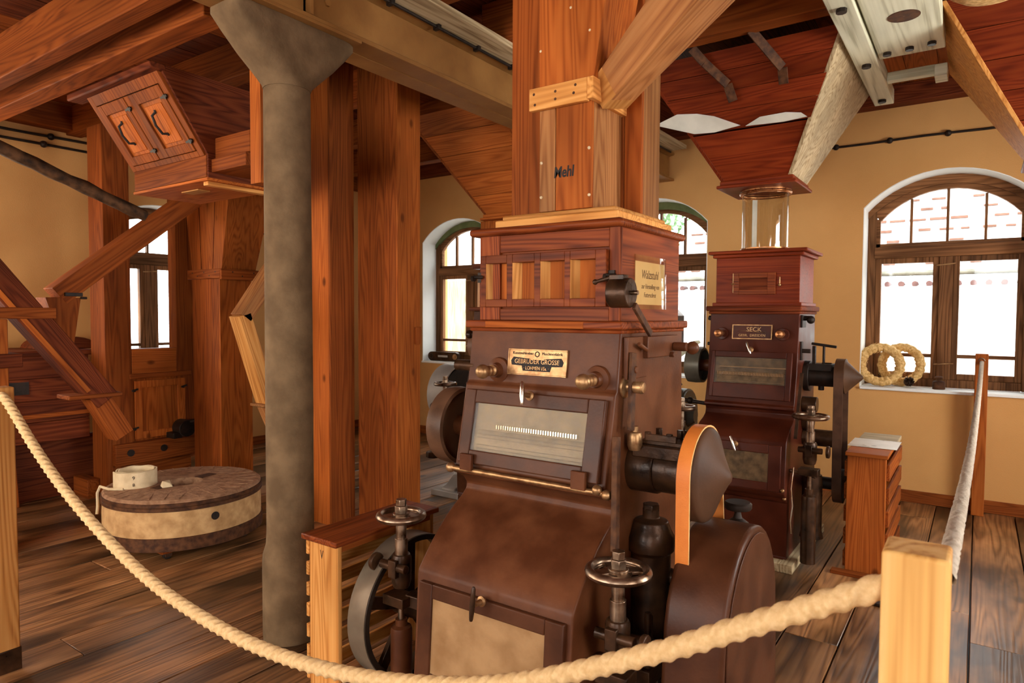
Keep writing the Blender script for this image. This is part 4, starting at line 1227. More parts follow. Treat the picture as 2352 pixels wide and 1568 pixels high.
# left: flat pulley and cylindrical gear guard
pulley(sm, 'belt_pulley', -1.715, -1.605, 4.70, 1.20, 0.125, GREENGREY, (-1.64, -1.50))
def gear_guard(root, x1, mat, w=0.30):
    gp = [(4.9 + 0.20 * cos(pi * i / 14), 0.80 + 0.20 * sin(pi * i / 14)) for i in range(15)]
    gp = [(5.10, 0.25)] + gp + [(4.70, 0.25)]
    gg = MB().prism(gp, x1 - w, x1, 'x').build('gear_guard', mat, root, bevel=0.014, seg=3)
    MB().lathe([(0.0, 0.0), (0.03, 0.0), (0.012, 0.012), (0.010, 0.025), (0.045, 0.028), (0.048, 0.038), (0.040, 0.046), (0.0, 0.046)], (x1 - 0.10, 4.88, 0.995), 'z', 20).build('guard_knob', BLACK, gg)
    MB().rod((x1, 4.78, 0.93), (x1 + 0.22, 4.78, 0.91), 0.014).sphere((x1 + 0.05, 4.78, 0.928), 0.026, 10, 8).build('coupling_rod', BLACK, gg)
    MB().cyl((x1 - 0.01, 4.9, 0.80), 0.10, 0.06, 'x', 24, r1=0.05).build('boss', mat, gg)
    return gg
gear_guard(sm, -1.785, GREENGREY)
# sleeper under it
MB().box(XB - 0.02, XB + 0.055, 4.20, 5.20, 0.0, 0.055).box(XA - 0.05, XB - 0.02, 4.20, 4.28, 0.0, 0.055).build('sleeper', wood('grey', 'y'), sm, bevel=0.004)

gt = thing('glass_tube', (-1.235, 4.82, 1.99), 'clear glass grain tube with copper rings between mill and hopper', 'tube')
MB().lathe([(0.152, 0.02), (0.152, 0.40)], (-1.235, 4.82, 1.99), 'z', 48).build('glass_wall', TUBEGLASS, gt)
ring_wheel(MB(), (-1.235, 4.82, 2.004), 0.155, 0.010).lathe([(0.16, 0.0), (0.16, 0.03), (0.15, 0.03)], (-1.235, 4.82, 1.99), 'z', 40).build('lower_ring', COPPER, gt)
ring_wheel(MB(), (-1.235, 4.82, 2.398), 0.160, 0.012).lathe([(0.166, 0.0), (0.166, 0.03)], (-1.235, 4.82, 2.385), 'z', 40).build('upper_ring', COPPER, gt)
MB().lathe([(0.148, 0.0), (0.148, 0.36)], (-1.235, 4.82, 2.02), 'z', 12, a0=2.2, a1=2.45).build('glass_seam', PALEIRON, gt)

# ---------------------------------------------------------------- the mill hidden behind the front one
hm = thing('roller_mill', (-3.28, 4.75, 0), 'pale window lit roller mill half hidden behind the front mill', 'mill')
sh = -2.06
MB().prism(prof, -1.505 + sh, -0.935 + sh, 'x').build('body', IRON, hm, bevel=0.005)
MB().box(-1.525 + sh, -0.915 + sh, 4.47, 5.05, 1.585, 1.618).build('lower_ledge', wood('varnish', 'x'), hm, bevel=0.006)
MB().box(-1.49 + sh, -0.95 + sh, 4.575, 5.005, 1.618, 1.945).build('wooden_head', wood('varnish', 'x'), hm, bevel=0.004)
MB().box(-1.535 + sh, -0.90 + sh, 4.53, 5.05, 1.945, 1.99).build('upper_ledge', wood('varnish', 'x'), hm, bevel=0.006)
MB().box(-1.50 + sh, -0.94 + sh, 4.60, 5.03, 1.99, 2.358).build('feed_trunk', wood('orange', 'z'), hm, bevel=0.004)
hand_wheel(hm, -3.70, 4.30, 0.965, 0.086, knob=1, base=0.02, housing=False)
# curved foot in pale iron, the window light put into its colour
fp = [(4.30, 0.0), (4.30, 0.07), (4.36, 0.09), (4.46, 0.16), (4.50, 0.30), (4.50, 0.62), (4.75, 0.62), (4.78, 0.3), (4.95, 0.0)]
MB().prism(fp, -3.74, -3.60, 'x').build('foot', PALEIRON, hm, bevel=0.006)
MB().box(-3.84, -3.54, 4.27, 4.62, 0.0, 0.055).build('foot_plate', PALEIRON, hm, bevel=0.006)
MB().sphere((-3.90, 4.38, 0.42), 0.045, 12, 8).cyl((-3.90, 4.38, 0.30), 0.07, 0.05, 'z', 8).rod((-3.9, 4.38, 0.3), (-3.9, 4.38, 0.62), 0.022).build('lower_linkage', OILY, hm, bevel=0.004)
# curved belt guard, coloured pale to carry the light from the window
def curved_guard(root):
    cy, cz, R = 4.92, 0.80, 0.28
    out, inn = [], []
    for i in range(19):
        a = radians(65 + i * 9.0)
        out.append((cy + R * cos(a), cz + R * sin(a)))
    out += [(4.76, 0.42), (4.83, 0.34)]
    vs, fs = [], []
    x0, x1 = -4.22, -4.02
    for (y, z) in out:
        d = Vector((cy - y, cz - z)).normalized() * 0.012
        vs += [(x0, y, z), (x1, y, z), (x1, y + d.x, z + d.y), (x0, y + d.x, z + d.y)]
    for i in range(len(out) - 1):
        a, b = 4 * i, 4 * i + 4
        for j in range(4):
            fs.append((a + j, a + (j + 1) % 4, b + (j + 1) % 4, b + j))
    g_ = MB().add(vs, fs).build('belt_guard', PALEIRON, root)
    MB().cyl((-4.20, cy, cz), 0.24, 0.16, 'x', 36).build('guard_back', BLACK, g_)
    MB().rod((-4.03, 4.78, 0.78), (-3.72, 4.6, 0.80), 0.016).sphere((-4.0, 4.74, 0.78), 0.035, 10, 8).build('coupling_rod', STEEL, g_)
    MB().lathe([(0.0, 0.0), (0.03, 0.0), (0.01, 0.02), (0.045, 0.03), (0.04, 0.045), (0.0, 0.045)], (-4.06, 5.0, 1.07), 'z', 16).build('guard_knob', BLACK, g_)
curved_guard(hm)

# ================================================================== chutes and cabinets on the left
def shaft_of_boards(root, x0, x1, y0, y1, z0, z1, kf, kr, split=None, t=0.02):
    """square wooden shaft made of boards: front (-Y), right (+X), back and left"""
    xs = [x0] + (split or []) + [x1 - t]
    for a, b in zip(xs, xs[1:]):
        MB().box(a + 0.0006, b - 0.0006, y0, y0 + t, z0, z1).build('board', wood(kf, 'z'), root, bevel=0.002)
    MB().box(x1 - t, x1, y0, y1, z0, z1).build('board', wood(kr, 'z'), root, bevel=0.002)
    MB().box(x0, x1 - t, y1 - t, y1, z0, z1).build('board', wood(kf, 'z'), root)
    MB().box(x0, x0 + t, y0 + t, y1 - t, z0, z1).build('board', wood(kf, 'z'), root)

a_ = thing('elevator_trunk', (-3.95, 3.31, 0), 'narrow orange wooden elevator trunk just right of the column', 'chute')
shaft_of_boards(a_, -4.063, -3.845, 3.20, 3.425, 0.0, 3.45, 'orange', 'brown')  # orange front, brown right: lit and shaded face put into the wood
b_ = thing('elevator_trunk', (-3.63, 3.57, 0), 'wide dark brown elevator trunk, second chute right of the column', 'chute')
shaft_of_boards(b_, -3.832, -3.417, 3.45, 3.684, 0.0, 3.45, 'brown', 'orange', split=[-3.555, -3.50])  # brown front and brighter right board: shade and window light as wood colour
MB().box(-3.417, -3.395, 3.62, 3.672, 1.33, 1.46).build('latch_block', wood('brown', 'z'), b_, bevel=0.003)

# left chute with a flared head
c_ = thing('elevator_trunk', (-5.38, 3.33, 0), 'tall orange trunk with a nailed collar behind the millstone', 'chute')
shaft_of_boards(c_, -5.62, -5.20, 3.17, 3.465, 0.0, 1.91, 'brown', 'orange', split=[-5.44, -5.33])  # right side in brighter orange: light on that face put into the colour
cl = MB().box(-5.66, -5.165, 3.148, 3.172, 1.845, 1.925).build('collar', wood('brown', 'x'), c_, bevel=0.004)
MB().box(-5.165, -5.140, 3.148, 3.530, 1.835, 1.925).build('collar', wood('brown', 'y'), c_, bevel=0.006)
mb = MB()
for (x, z) in ((-5.58, 1.90), (-5.50, 1.87), (-5.40, 1.90), (-5.32, 1.87), (-5.23, 1.90)):
    mb.cyl((x, 3.1465, z), 0.006, 0.003, 'y', 8)
for (y, z) in ((3.25, 1.90), (3.34, 1.87), (3.45, 1.90)):
    mb.cyl((-5.141, y, z), 0.006, 0.003, 'x', 8)
mb.build('nail_heads', BLACK, cl)
MB().hexa([(-5.62, 3.17, 1.925), (-5.17, 3.17, 1.925), (-5.17, 3.49, 1.925), (-5.62, 3.49, 1.925), (-5.80, 3.17, 2.95), (-4.98, 3.17, 2.95), (-4.98, 3.62, 2.95), (-5.80, 3.62, 2.95)]).build('flared_head', wood('orange', 'z'), c_, bevel=0.003)
for x0, x1 in ((-5.47, -5.52), (-5.30, -5.22)):
    MB().hexa([(x0 - 0.002, 3.166, 1.93), (x0 + 0.002, 3.166, 1.93), (x0 + 0.002, 3.172, 1.93), (x0 - 0.002, 3.172, 1.93), (x1 - 0.002, 3.166, 2.94), (x1 + 0.002, 3.166, 2.94), (x1 + 0.002, 3.172, 2.94), (x1 - 0.002, 3.172, 2.94)]).build('joint', wood('dark', 'z'), c_)

# upright frame with an opening through which the left window shows
f_ = thing('aspirator_frame', (-6.03, 2.94, 0), 'tall wooden machine frame with an opening in front of the left window', 'frame')
X0, X1 = -6.16, -5.90
MB().box(X0, X1, 2.575, 2.785, 0.0, 3.10).build('upright', wood('brown', 'z'), f_, bevel=0.005)
MB().box(-6.03, X1, 3.172, 3.46, 0.30, 2.60).build('upright', wood('brown', 'z'), f_, bevel=0.005)
MB().box(-6.03, X1, 2.785, 3.172, 1.03, 1.245).build('sill_rail', wood('orange', 'y'), f_, bevel=0.005)
MB().box(X0, X1 + 0.018, 2.76, 3.30, 0.99, 1.035).build('moulding', wood('brown', 'y'), f_, bevel=0.006)
MB().box(X0 + 0.03, X1 - 0.02, 2.785, 3.172, 0.30, 0.99).build('side_panel', wood('brown', 'z'), f_)
Md = side(X1 - 0.02, 3.02, 0.47)
dr = MB().box(-0.215, -0.155, 0.0, 0.50, 0.0, 0.026).box(0.155, 0.225, 0.0, 0.50, 0.0, 0.026).box(-0.155, 0.155, 0.44, 0.50, 0.0, 0.026).box(-0.155, 0.155, 0.0, 0.06, 0.0, 0.026).build('panel_door', wood('orange', 'y'), f_, M=Md, bevel=0.003)
MB().box(-0.156, 0.156, 0.058, 0.442, 0.002, 0.012).build('door_panel', wood('orange', 'y'), dr, M=Md)
for u in (-0.225, 0.205):
    for v in (0.09, 0.42):
        MB().rod((u - 0.02, v, 0.034), (u + 0.03, v + 0.012, 0.034), 0.008).cyl((u, v, 0.02), 0.012, 0.016, 'z', 8).build('turn_button', BLACK, dr, M=Md)
MB().box(X0, X1 + 0.05, 2.62, 3.32, 0.27, 0.45).build('plinth_beam', wood('brown', 'y'), f_, bevel=0.006)
for y in (2.74, 3.02):
    MB().cyl((X1 + 0.045, y, 0.37), 0.030, 0.012, 'x', 12).build('bolt', BLACK, f_)
MB().box(X0, X1 - 0.01, 2.585, 3.30, 0.0, 0.27).build('plinth', wood('brown', 'y'), f_, bevel=0.004)
MB().box(X0 - 0.15, X0 + 0.12, 2.48, 2.574, 0.0, 0.16).build('foot_block', wood('brown', 'x'), f_, bevel=0.006)
mt = MB().cyl((-5.875, 3.18, 0.53), 0.075, 0.13, 'x', 20).box(-5.885, -5.76, 3.06, 3.14, 0.45, 0.50)
o = mt.rod((-5.78, 3.18, 0.58), (-5.70, 3.30, 0.60), 0.02).build('drive_motor', BLACK, bevel=0.005)
tag(o, 'small black motor on the plinth beam below the panel door', 'motor')

# hanging cabinet with two panel doors
hc = thing('hanging_cabinet', (-4.25, 2.3, 2.36), 'red brown cabinet with two panelled doors hung slanting under the joists', 'cabinet')
cx0, cx1 = -4.66, -3.80
ty, tz, by, bz = 1.955, 2.935, 2.245, 2.50
Mh = plane(cx0, by, bz, ty, tz)
Wd, Hd = cx1 - cx0, sqrt((ty - by) ** 2 + (tz - bz) ** 2)
MB().prism([(ty + 0.015, tz), (by + 0.015, bz), (by + 0.015, 2.365), (2.66, 2.365), (2.66, tz)], cx0 + 0.012, cx1 - 0.002, 'x').build('carcass', wood('dark', 'x'), hc)
mb = MB()
e = 0.05
mb.box(0, e, 0, Hd, -0.012, 0.018).box(Wd - e, Wd, 0, Hd, -0.012, 0.018).box(e, Wd - e, Hd - 0.085, Hd, -0.012, 0.018).box(e, Wd - e, 0, 0.035, -0.012, 0.018)
mb.build('face_frame', wood('brown', 'y'), hc, M=Mh, bevel=0.003)
m0 = Wd * 0.46
for k, (u0, u1) in enumerate(((e + 0.004, m0 - 0.004), (m0 + 0.06, Wd - e - 0.004))):
    v0, v1 = 0.039, Hd - 0.089
    g_ = 0.055
    mb = MB().box(u0, u0 + g_, v0, v1, 0.0, 0.024).box(u1 - g_, u1, v0, v1, 0.0, 0.024).box(u0 + g_, u1 - g_, v0, v0 + g_, 0.0, 0.024).box(u0 + g_, u1 - g_, v1 - g_ - 0.01, v1, 0.0, 0.024)
    d_ = mb.build('panel_door', wood('brown', 'y'), hc, M=Mh, bevel=0.003)
    MB().box(u0 + g_ - 0.001, u1 - g_ + 0.001, v0 + g_ - 0.001, v1 - g_ - 0.009, 0.0, 0.010).build('door_panel', wood('orange', 'y'), d_, M=Mh)
    MB().box(u0 + g_ + 0.025, u1 - g_ - 0.025, v0 + g_ + 0.02, v1 - g_ - 0.035, 0.010, 0.016).build('raised_field', wood('orange', 'y'), d_, M=Mh, bevel=0.004)
    uc = (u0 + u1) / 2
    vc = (v0 + v1) / 2
    MB().tube([(uc, vc - 0.075, 0.018), (uc, vc - 0.065, 0.022), (uc - 0.01, vc - 0.055, 0.045), (uc - 0.012, vc, 0.055), (uc - 0.01, vc + 0.055, 0.045), (uc, vc + 0.065, 0.022), (uc, vc + 0.078, 0.018)], 0.008, 8).build('pull_handle', BLACK, d_, M=Mh)
    for vv in (v0 + 0.06, v1 - 0.07):
        ue = u1 if k else u1
        MB().beam((ue - 0.03, vv, 0.028), (ue + 0.035, vv + 0.004, 0.028), 0.012, 0.010, (0, 0, 1)).cyl((ue + 0.012, vv, 0.018), 0.014, 0.016, 'z', 10).build('turn_button', BLACK, d_, M=Mh)
MB().box(m0, m0 + 0.056, 0.039, Hd - 0.089, -0.01, 0.020).build('centre_stile', wood('brown', 'y'), hc, M=Mh, bevel=0.003)
MB().box(cx0, cx1 + 0.004, by - 0.008, by + 0.02, 2.365, 2.502).build('bottom_rail', wood('brown', 'x'), hc, bevel=0.003)
MB().box(cx0 - 0.17, cx1 + 0.02, 1.905, 2.0, 2.905, 2.948).build('top_moulding', wood('dark', 'x'), hc, bevel=0.010)
MB().prism([(ty - 0.004, tz + 0.01), (by - 0.004, bz - 0.005), (by - 0.004, 2.36), (2.662, 2.36), (2.662, tz + 0.01)], cx1 - 0.001, cx1 + 0.018, 'x').build('side_board', wood('dark', 'y'), hc, bevel=0.003)  # darker wood than the front: this side's shade put into the colour
MB().box(cx0 - 0.01, cx1 + 0.02, by - 0.012, 2.70, 2.345, 2.362).build('bottom_board', wood('orange', 'x'), hc, bevel=0.003)
MB().box(cx1 - 0.06, cx1 - 0.01, by + 0.01, 2.66, 2.322, 2.345).build('bottom_batten', wood('honey', 'y'), hc, bevel=0.003)
MB().box(-4.30, -4.10, 2.36, 2.44, 2.338, 2.3452).build('patch', wood('honey', 'x'), hc)
# low extension to the right
ex = MB().box(cx1 + 0.02, -3.43, 2.285, 2.62, 2.475, 2.600).box(cx1 + 0.02, -3.43, 2.260, 2.62, 2.395, 2.472).build('side_drawer', wood('brown', 'x'), hc, bevel=0.004)
tag(MB().box(-3.300, -3.205, 2.20, 2.30, 2.262, 3.45).build('hanger_board', wood('orange', 'z'), bevel=0.004), 'upright hanger board between the slanted cabinet and the column', 'board')

# slanted spouts
s1 = thing('slanted_spout', (-5.38, 2.4, 1.65), 'square brown spout slanting down from the tall trunk, across the upright frame', 'spout')
slant('spout_box', (-5.382, 2.023, 1.669), (-5.382, 3.03, 2.492), 0.165, 0.14, wood('brown', 'z'), s1, up=(0, 0, 1), bevel=0.005)
MB().hexa([(-5.455, 2.041, 1.327), (-5.32, 2.041, 1.327), (-5.32, 2.117, 1.327), (-5.455, 2.117, 1.327), (-5.475, 1.935, 1.659), (-5.30, 1.935, 1.659), (-5.30, 2.158, 1.659), (-5.475, 2.158, 1.659)]).build('tapered_outlet', wood('brown', 'z'), s1, bevel=0.005)
MB().box(-5.31, -5.28, 2.05, 2.163, 1.669, 1.695).rod((-5.295, 2.153, 1.659), (-5.295, 2.194, 1.659), 0.009).build('slide_gate', BLACK, s1, bevel=0.002)
s2 = thing('slanted_spout', (-5.15, 2.0, 0.95), 'dark slanting spout at the left edge that crosses under a nailed collar', 'spout')
slant('spout_box', (-5.15, 2.225, 0.93), (-5.15, 1.10, 2.43), 0.17, 0.165, wood('dark', 'z'), s2, up=(0, 0, 1), bevel=0.005)
slant('edge_strip', (-5.062, 2.10, 1.005), (-5.062, 1.04, 2.418), 0.008, 0.03, wood('orange', 'z'), s2, up=(0, 0, 1), bevel=0.002)
slant('outlet', (-5.15, 2.34, 0.66), (-5.15, 2.17, 0.97), 0.15, 0.135, wood('brown', 'z'), s2, up=(0, 0, 1), bevel=0.004)
MB().box(-5.25, -5.045, 1.97, 2.315, 0.955, 0.985).build('outlet_flange', wood('brown', 'y'), s2, bevel=0.005)
MB().box(-5.07, -5.045, 1.05, 1.905, 1.512, 1.585).build('collar', wood('brown', 'y'), s2, bevel=0.004)
MB().box(-5.25, -5.045, 1.53, 1.63, 0.0, 1.51).build('support_post', wood('orange', 'z'), s2, bevel=0.005)
MB().box(-5.29, -5.02, 1.50, 1.70, 1.20, 1.29).build('post_block', wood('dark', 'y'), s2, bevel=0.006)
pole = MB().tube([(-5.06, 0.9 + 0.10 * i, 2.845 - 0.0362 * i + 0.002 * sin(i * 1.7)) for i in range(17)], 0.045, 12, rf=lambda t: (lambda k, t=t: 0.042 * (1 + 0.10 * sin(7 * t * 6 + k * 1.3) + 0.06 * sin(31 * t + 2 * k))))
tag(pole.build('bark_pole', BARK), 'dark rough barked pole slanting across the left wall', 'pole')

# big dark bin along the left wall
bn = thing('meal_bin', (-6.5, 1.7, 0), 'long dark red plank bin on legs along the left wall', 'bin')
for i, (z0, z1) in enumerate(((0.50, 0.665), (0.668, 0.84), (0.843, 1.02), (1.023, 1.20))):
    MB().box(-6.215, -6.195, -0.5, 2.57, z0, z1).build('plank', wood('dark', 'y'), bn, bevel=0.003)
MB().box(-6.85, -6.215, -0.5, 2.55, 0.52, 1.20).build('carcass', wood('dark', 'y'), bn)
MB().box(-6.88, -6.17, -0.5, 2.60, 1.20, 1.245).build('top_board', wood('dark', 'y'), bn, bevel=0.008)
MB().box(-6.195, -6.18, -0.5, 2.57, 0.70, 0.735).build('rail', wood('brown', 'y'), bn, bevel=0.004)
MB().box(-6.194, -6.186, 1.55, 2.13, 0.90, 1.0).build('slot', BLACK, bn)
for y in (1.94, 0.4):
    MB().hexa([(-6.30, y + 0.03, 0.0), (-6.22, y + 0.03, 0.0), (-6.22, y + 0.12, 0.0), (-6.30, y + 0.12, 0.0), (-6.30, y, 0.56), (-6.22, y, 0.56), (-6.22, y + 0.09, 0.56), (-6.30, y + 0.09, 0.56)]).build('leg', wood('brown', 'z'), bn, bevel=0.004)
MB().box(-6.40, -6.36, -0.5, 2.80, 0.0, 0.50).build('rear_board', wood('dark', 'y'), bn)
lid = MB()
lp = [(2.50 + 0.22 * cos(pi * i / 12), 1.245 + 0.105 * sin(pi * i / 12)) for i in range(13)]
o = lid.prism(lp, -6.80, -6.35, 'x').build('domed_lid', wood('dark', 'y'), bevel=0.004)
tag(o, 'dark red domed lid resting on the long plank bin', 'lid')

# kinked duct behind the column
kd = thing('kinked_duct', (-4.45, 2.95, 0.4), 'pale orange kinked duct seen in the gap left of the column', 'duct')
slant('duct_box', (-4.45, 3.28, 2.075), (-4.45, 2.875, 1.520), 0.135, 0.10, wood('duct', 'z'), kd, up=(0, 1, 0), bevel=0.004)
slant('duct_box', (-4.45, 2.868, 1.545), (-4.45, 3.088, 0.87), 0.135, 0.10, wood('honey', 'z'), kd, up=(0, 1, 0), bevel=0.004)
MB().box(-4.535, -4.365, 3.00, 3.18, 0.852, 0.872).build('flange', wood('duct', 'y'), kd, bevel=0.003)
slant('duct_box', (-4.45, 3.085, 0.855), (-4.45, 3.33, 0.30), 0.12, 0.09, wood('duct', 'z'), kd, up=(0, 1, 0))
MB().box(-4.52, -4.38, 3.26, 3.40, 0.0, 0.30).build('duct_base', wood('duct', 'z'), kd, bevel=0.004)

# cables on the walls
def wall_cable(name, pts, clips, r, label):
    o = MB().tube(pts, r, 8).build(name, BLACK)
    for c in clips:
        MB().sphere(c, r * 2.6, 8, 6).build('cable_clip', BLACK, o)
    tag(o, label, 'cable')
wall_cable('cable', [(XL + 0.02, -0.5 + 0.2 * i, 3.155 - 0.004 * sin(i)) for i in range(25)], [(XL + 0.02, 2.62, 3.155), (XL + 0.02, 1.5, 3.155)], 0.012, 'upper black cable on the left wall below the ceiling')
wall_cable('cable', [(XL + 0.02, -0.5 + 0.2 * i, 3.075) for i in range(25)], [(XL + 0.02, 2.56, 3.075), (XL + 0.02, 1.4, 3.075)], 0.012, 'lower black cable on the left wall below the ceiling')
wall_cable('cable', [(XL + 0.02, 4.2 + 0.2 * i, 2.50) for i in range(11)], [(XL + 0.02, 5.6, 2.50)], 0.012, 'short black cable on the wall behind the column')
wall_cable('cable', [(-1.6 + 0.2 * i, YB - 0.018, 3.03 + 0.004 * sin(i * 1.3)) for i in range(18)], [(-1.065 + 0.41 * i, YB - 0.018, 3.03) for i in range(5)], 0.010, 'black cable on the back wall above the right window')

# ================================================================== millstone on its trolley
ms = thing('millstone', (-4.42, 2.43, 0), 'round millstone with a furrowed top lying on a wheeled trolley', 'millstone')
cx, cy, Rm = -4.44, 2.43, 0.488
zt, zb_ = 0.400, 0.085
mb = MB().lathe([(0.115, zt - 0.16), (0.115, zt), (0.30, zt + 0.004), (Rm - 0.012, zt - 0.004), (Rm, zt - 0.014), (Rm, zt - 0.05)], (cx, cy, 0), 'z', 72)
mb.build('stone_top', STONE, ms)
MB().lathe([(0.0, 0.0), (0.116, 0.0)], (cx, cy, zt - 0.155), 'z', 24).build('eye', BLACK, ms)
# slots beside the eye for the rynd
for s in (1, -1):
    d = Vector((-0.18, 0.98, 0)).normalized() * s
    MB().beam(Vector((cx, cy, zt + 0.0035)) + d * 0.11, Vector((cx, cy, zt + 0.0035)) + d * 0.235, 0.075, 0.006).build('rynd_slot', RUST, ms, bevel=0.002)
mb = MB()
for k in range(10):
    for j in range(3):
        t = 2 * pi * k / 10 + j * 0.19
        p = Vector((cx + 0.25 * cos(t + 0.25 * j), cy + 0.25 * sin(t + 0.25 * j), zt + 0.0025))
        q = Vector((cx + (Rm - 0.03) * cos(t + 0.30), cy + (Rm - 0.03) * sin(t + 0.30), zt + 0.0005))
        mb.beam(p, q, 0.007, 0.004)
fu = mb.build('furrows', STONE, ms)
fu['kind'] = 'stuff'
MB().lathe([(Rm, 0.0), (Rm + 0.008, 0.004), (Rm + 0.008, 0.022), (Rm + 0.003, 0.026), (Rm + 0.008, 0.030), (Rm + 0.008, 0.050), (Rm, 0.052)], (cx, cy, zt - 0.075), 'z', 72).build('upper_iron_hoop', RUST, ms)
MB().lathe([(Rm - 0.002, zt - 0.07), (Rm + 0.002, 0.26), (Rm + 0.002, zb_ + 0.07)], (cx, cy, 0), 'z', 72).build('stone_side', STONESIDE, ms)
MB().lathe([(Rm, 0.0), (Rm + 0.010, 0.004), (Rm + 0.010, 0.083), (Rm, 0.086)], (cx, cy, zb_ - 0.008), 'z', 72).build('lower_iron_hoop', RUST, ms)
MB().lathe([(0.0, 0.0), (Rm, 0.0)], (cx, cy, zb_), 'z', 48).build('stone_base', STONE, ms)
for t in (radians(-8),):
    u = Vector((cos(t), sin(t), 0))
    p = Vector((cx, cy, 0.265)) + u * (Rm - 0.004)
    MB().rod(p, p + u * 0.007, 0.026, 18).build('lifting_hole', BLACK, ms)
# trolley
MB().box(cx - 0.33, cx + 0.33, cy - 0.33, cy + 0.33, 0.052, 0.078).build('trolley_board', wood('brown', 'x'), ms, bevel=0.005)
for (sx, sy) in ((1, -1), (-1, -1), (1, 1), (-1, 1)):
    x, y = cx + 0.27 * sx, cy + 0.27 * sy
    MB().cyl((x - 0.014, y, 0.026), 0.026, 0.028, 'x', 18).build('caster_wheel', BLACK, ms, bevel=0.004)
    MB().box(x - 0.026, x - 0.017, y - 0.02, y + 0.02, 0.02, 0.052).box(x + 0.017, x + 0.026, y - 0.02, y + 0.02, 0.02, 0.052).build('caster_fork', RUST, ms)
# rolled belt on the stone
rb = MB()
pts = []
ax, ay = -4.60, 2.185
for i in range(100):
    t = 2 * pi * 2.3 * i / 99
    r = 0.130 - 0.0075 * t / (2 * pi) * 2.0
    pts.append((ax + r * cos(t - 1.9), ay + r * sin(t - 1.9)))
vs, fs = [], []
z0, z1 = zt + 0.004, zt + 0.108
for i, (x, y) in enumerate(pts):
    d = Vector((x - ax, y - ay)).normalized() * 0.0035
    vs += [(x - d.x, y - d.y, z0), (x + d.x, y + d.y, z0), (x + d.x, y + d.y, z1 + 0.002 * sin(i)), (x - d.x, y - d.y, z1 + 0.002 * sin(i))]
for i in range(len(pts) - 1):
    a, b = 4 * i, 4 * i + 4
    for j in range(4):
        fs.append((a + j, a + (j + 1) % 4, b + (j + 1) % 4, b + j))
fs += [(0, 1, 2, 3), tuple(4 * (len(pts) - 1) + j for j in (3, 2, 1, 0))]
rbo = rb.add(vs, fs).build('rolled_belt', CANVAS)
tag(rbo, 'cream canvas belt rolled up on the millstone', 'belt')
text('lettering', '9', 0.034, INK, rbo, Matrix.Translation((ax + 0.1325 * cos(-0.55), ay + 0.1325 * sin(-0.55), zt + 0.075)) @ Matrix.Rotation(-0.55 + pi / 2, 4, 'Z') @ Matrix.Rotation(pi / 2, 4, 'X'), 0.0004)
text('lettering', '8', 0.030, INK, rbo, Matrix.Translation((ax + 0.1325 * cos(-0.55), ay + 0.1325 * sin(-0.55), zt + 0.030)) @ Matrix.Rotation(-0.55 + pi / 2, 4, 'Z') @ Matrix.Rotation(pi / 2, 4, 'X'), 0.0004)
th = MB().tube([(ax + 0.07, ay - 0.115, zt + 0.007), (ax + 0.0, ay - 0.17, zt + 0.008), (cx - 0.275, cy - 0.420, zt + 0.010), (cx - 0.285, cy - 0.432, zt - 0.03), (cx - 0.285, cy - 0.432, zt - 0.12), (cx - 0.28, cy - 0.44, zt - 0.17)], 0.009, 8)
tag(th.build('cotton_strap', CANVAS), 'thin cream strap hanging over the rim of the millstone', 'strap')
tag(MB().hexa([(-4.43, 2.255, zt + 0.004), (-4.36, 2.235, zt + 0.004), (-4.34, 2.30, zt + 0.004), (-4.41, 2.32, zt + 0.004), (-4.42, 2.265, zt + 0.035), (-4.38, 2.245, zt + 0.05), (-4.355, 2.285, zt + 0.03), (-4.40, 2.305, zt + 0.045)]).build('plaster_lump', CANVAS, bevel=0.006), 'small cream lump lying at the eye of the millstone', 'lump')

# ================================================================== slatted guard left of the front mill
sg = thing('slatted_guard', (-2.15, 2.03, 0), 'open orange slatted wooden guard beside the front mill flywheel', 'guard')
MB().box(-2.236, -2.062, 1.745, 1.767, 0.0, 0.628).build('end_panel', wood('honey', 'z'), sg, bevel=0.003)
MB().box(-2.236, -2.062, 2.290, 2.312, 0.0, 0.628).build('end_panel', wood('honey', 'z'), sg, bevel=0.003)
MB().box(-2.262, -2.046, 1.722, 2.335, 0.628, 0.652).build('top_board', wood('varnish', 'y'), sg, bevel=0.005)
for k in range(7):
    z = 0.04 + k * 0.087
    MB().box(-2.254, -2.237, 1.742, 2.315, z, z + 0.056).build('slat', wood('honey', 'y'), sg, bevel=0.002)
MB().box(-2.100, -2.062, 1.767, 2.290, 0.600, 0.628).build('rail', wood('brown', 'y'), sg, bevel=0.002)
text('lettering', 'V', 0.052, INK, sg, front(-2.158, 1.7445, 0.575), 0.0003, sx=0.6)

# small slatted box at the right
sb = thing('slatted_box', (-0.53, 4.85, 0), 'narrow upright slatted box of red wood near the right window', 'box')
MB().box(-0.632, -0.424, 4.44, 4.462, 0.0, 0.715).build('end_panel', wood('orange', 'z'), sb, bevel=0.003)
MB().box(-0.632, -0.424, 5.215, 5.237, 0.0, 0.715).build('end_panel', wood('orange', 'z'), sb, bevel=0.003)
MB().box(-0.642, -0.414, 4.425, 4.75, 0.715, 0.738).build('top_board', wood('orange', 'x'), sb, bevel=0.004)
MB().box(-0.642, -0.414, 4.75, 5.25, 0.715, 0.740).build('top_board', wood('grey', 'x'), sb, bevel=0.004)
for k in range(5):
    z = 0.03 + k * 0.138
    MB().box(-0.424, -0.408, 4.462, 5.23, z, z + 0.095).build('slat', wood('brown', 'y'), sb, bevel=0.002)
    MB().box(-0.648, -0.632, 4.462, 5.23, z, z + 0.095).build('slat', wood('brown', 'y'), sb, bevel=0.002)
o = MB().box(-0.66, -0.39, 4.64, 4.95, 0.7405, 0.7435).build('information_sheet', WHITEPAPER)
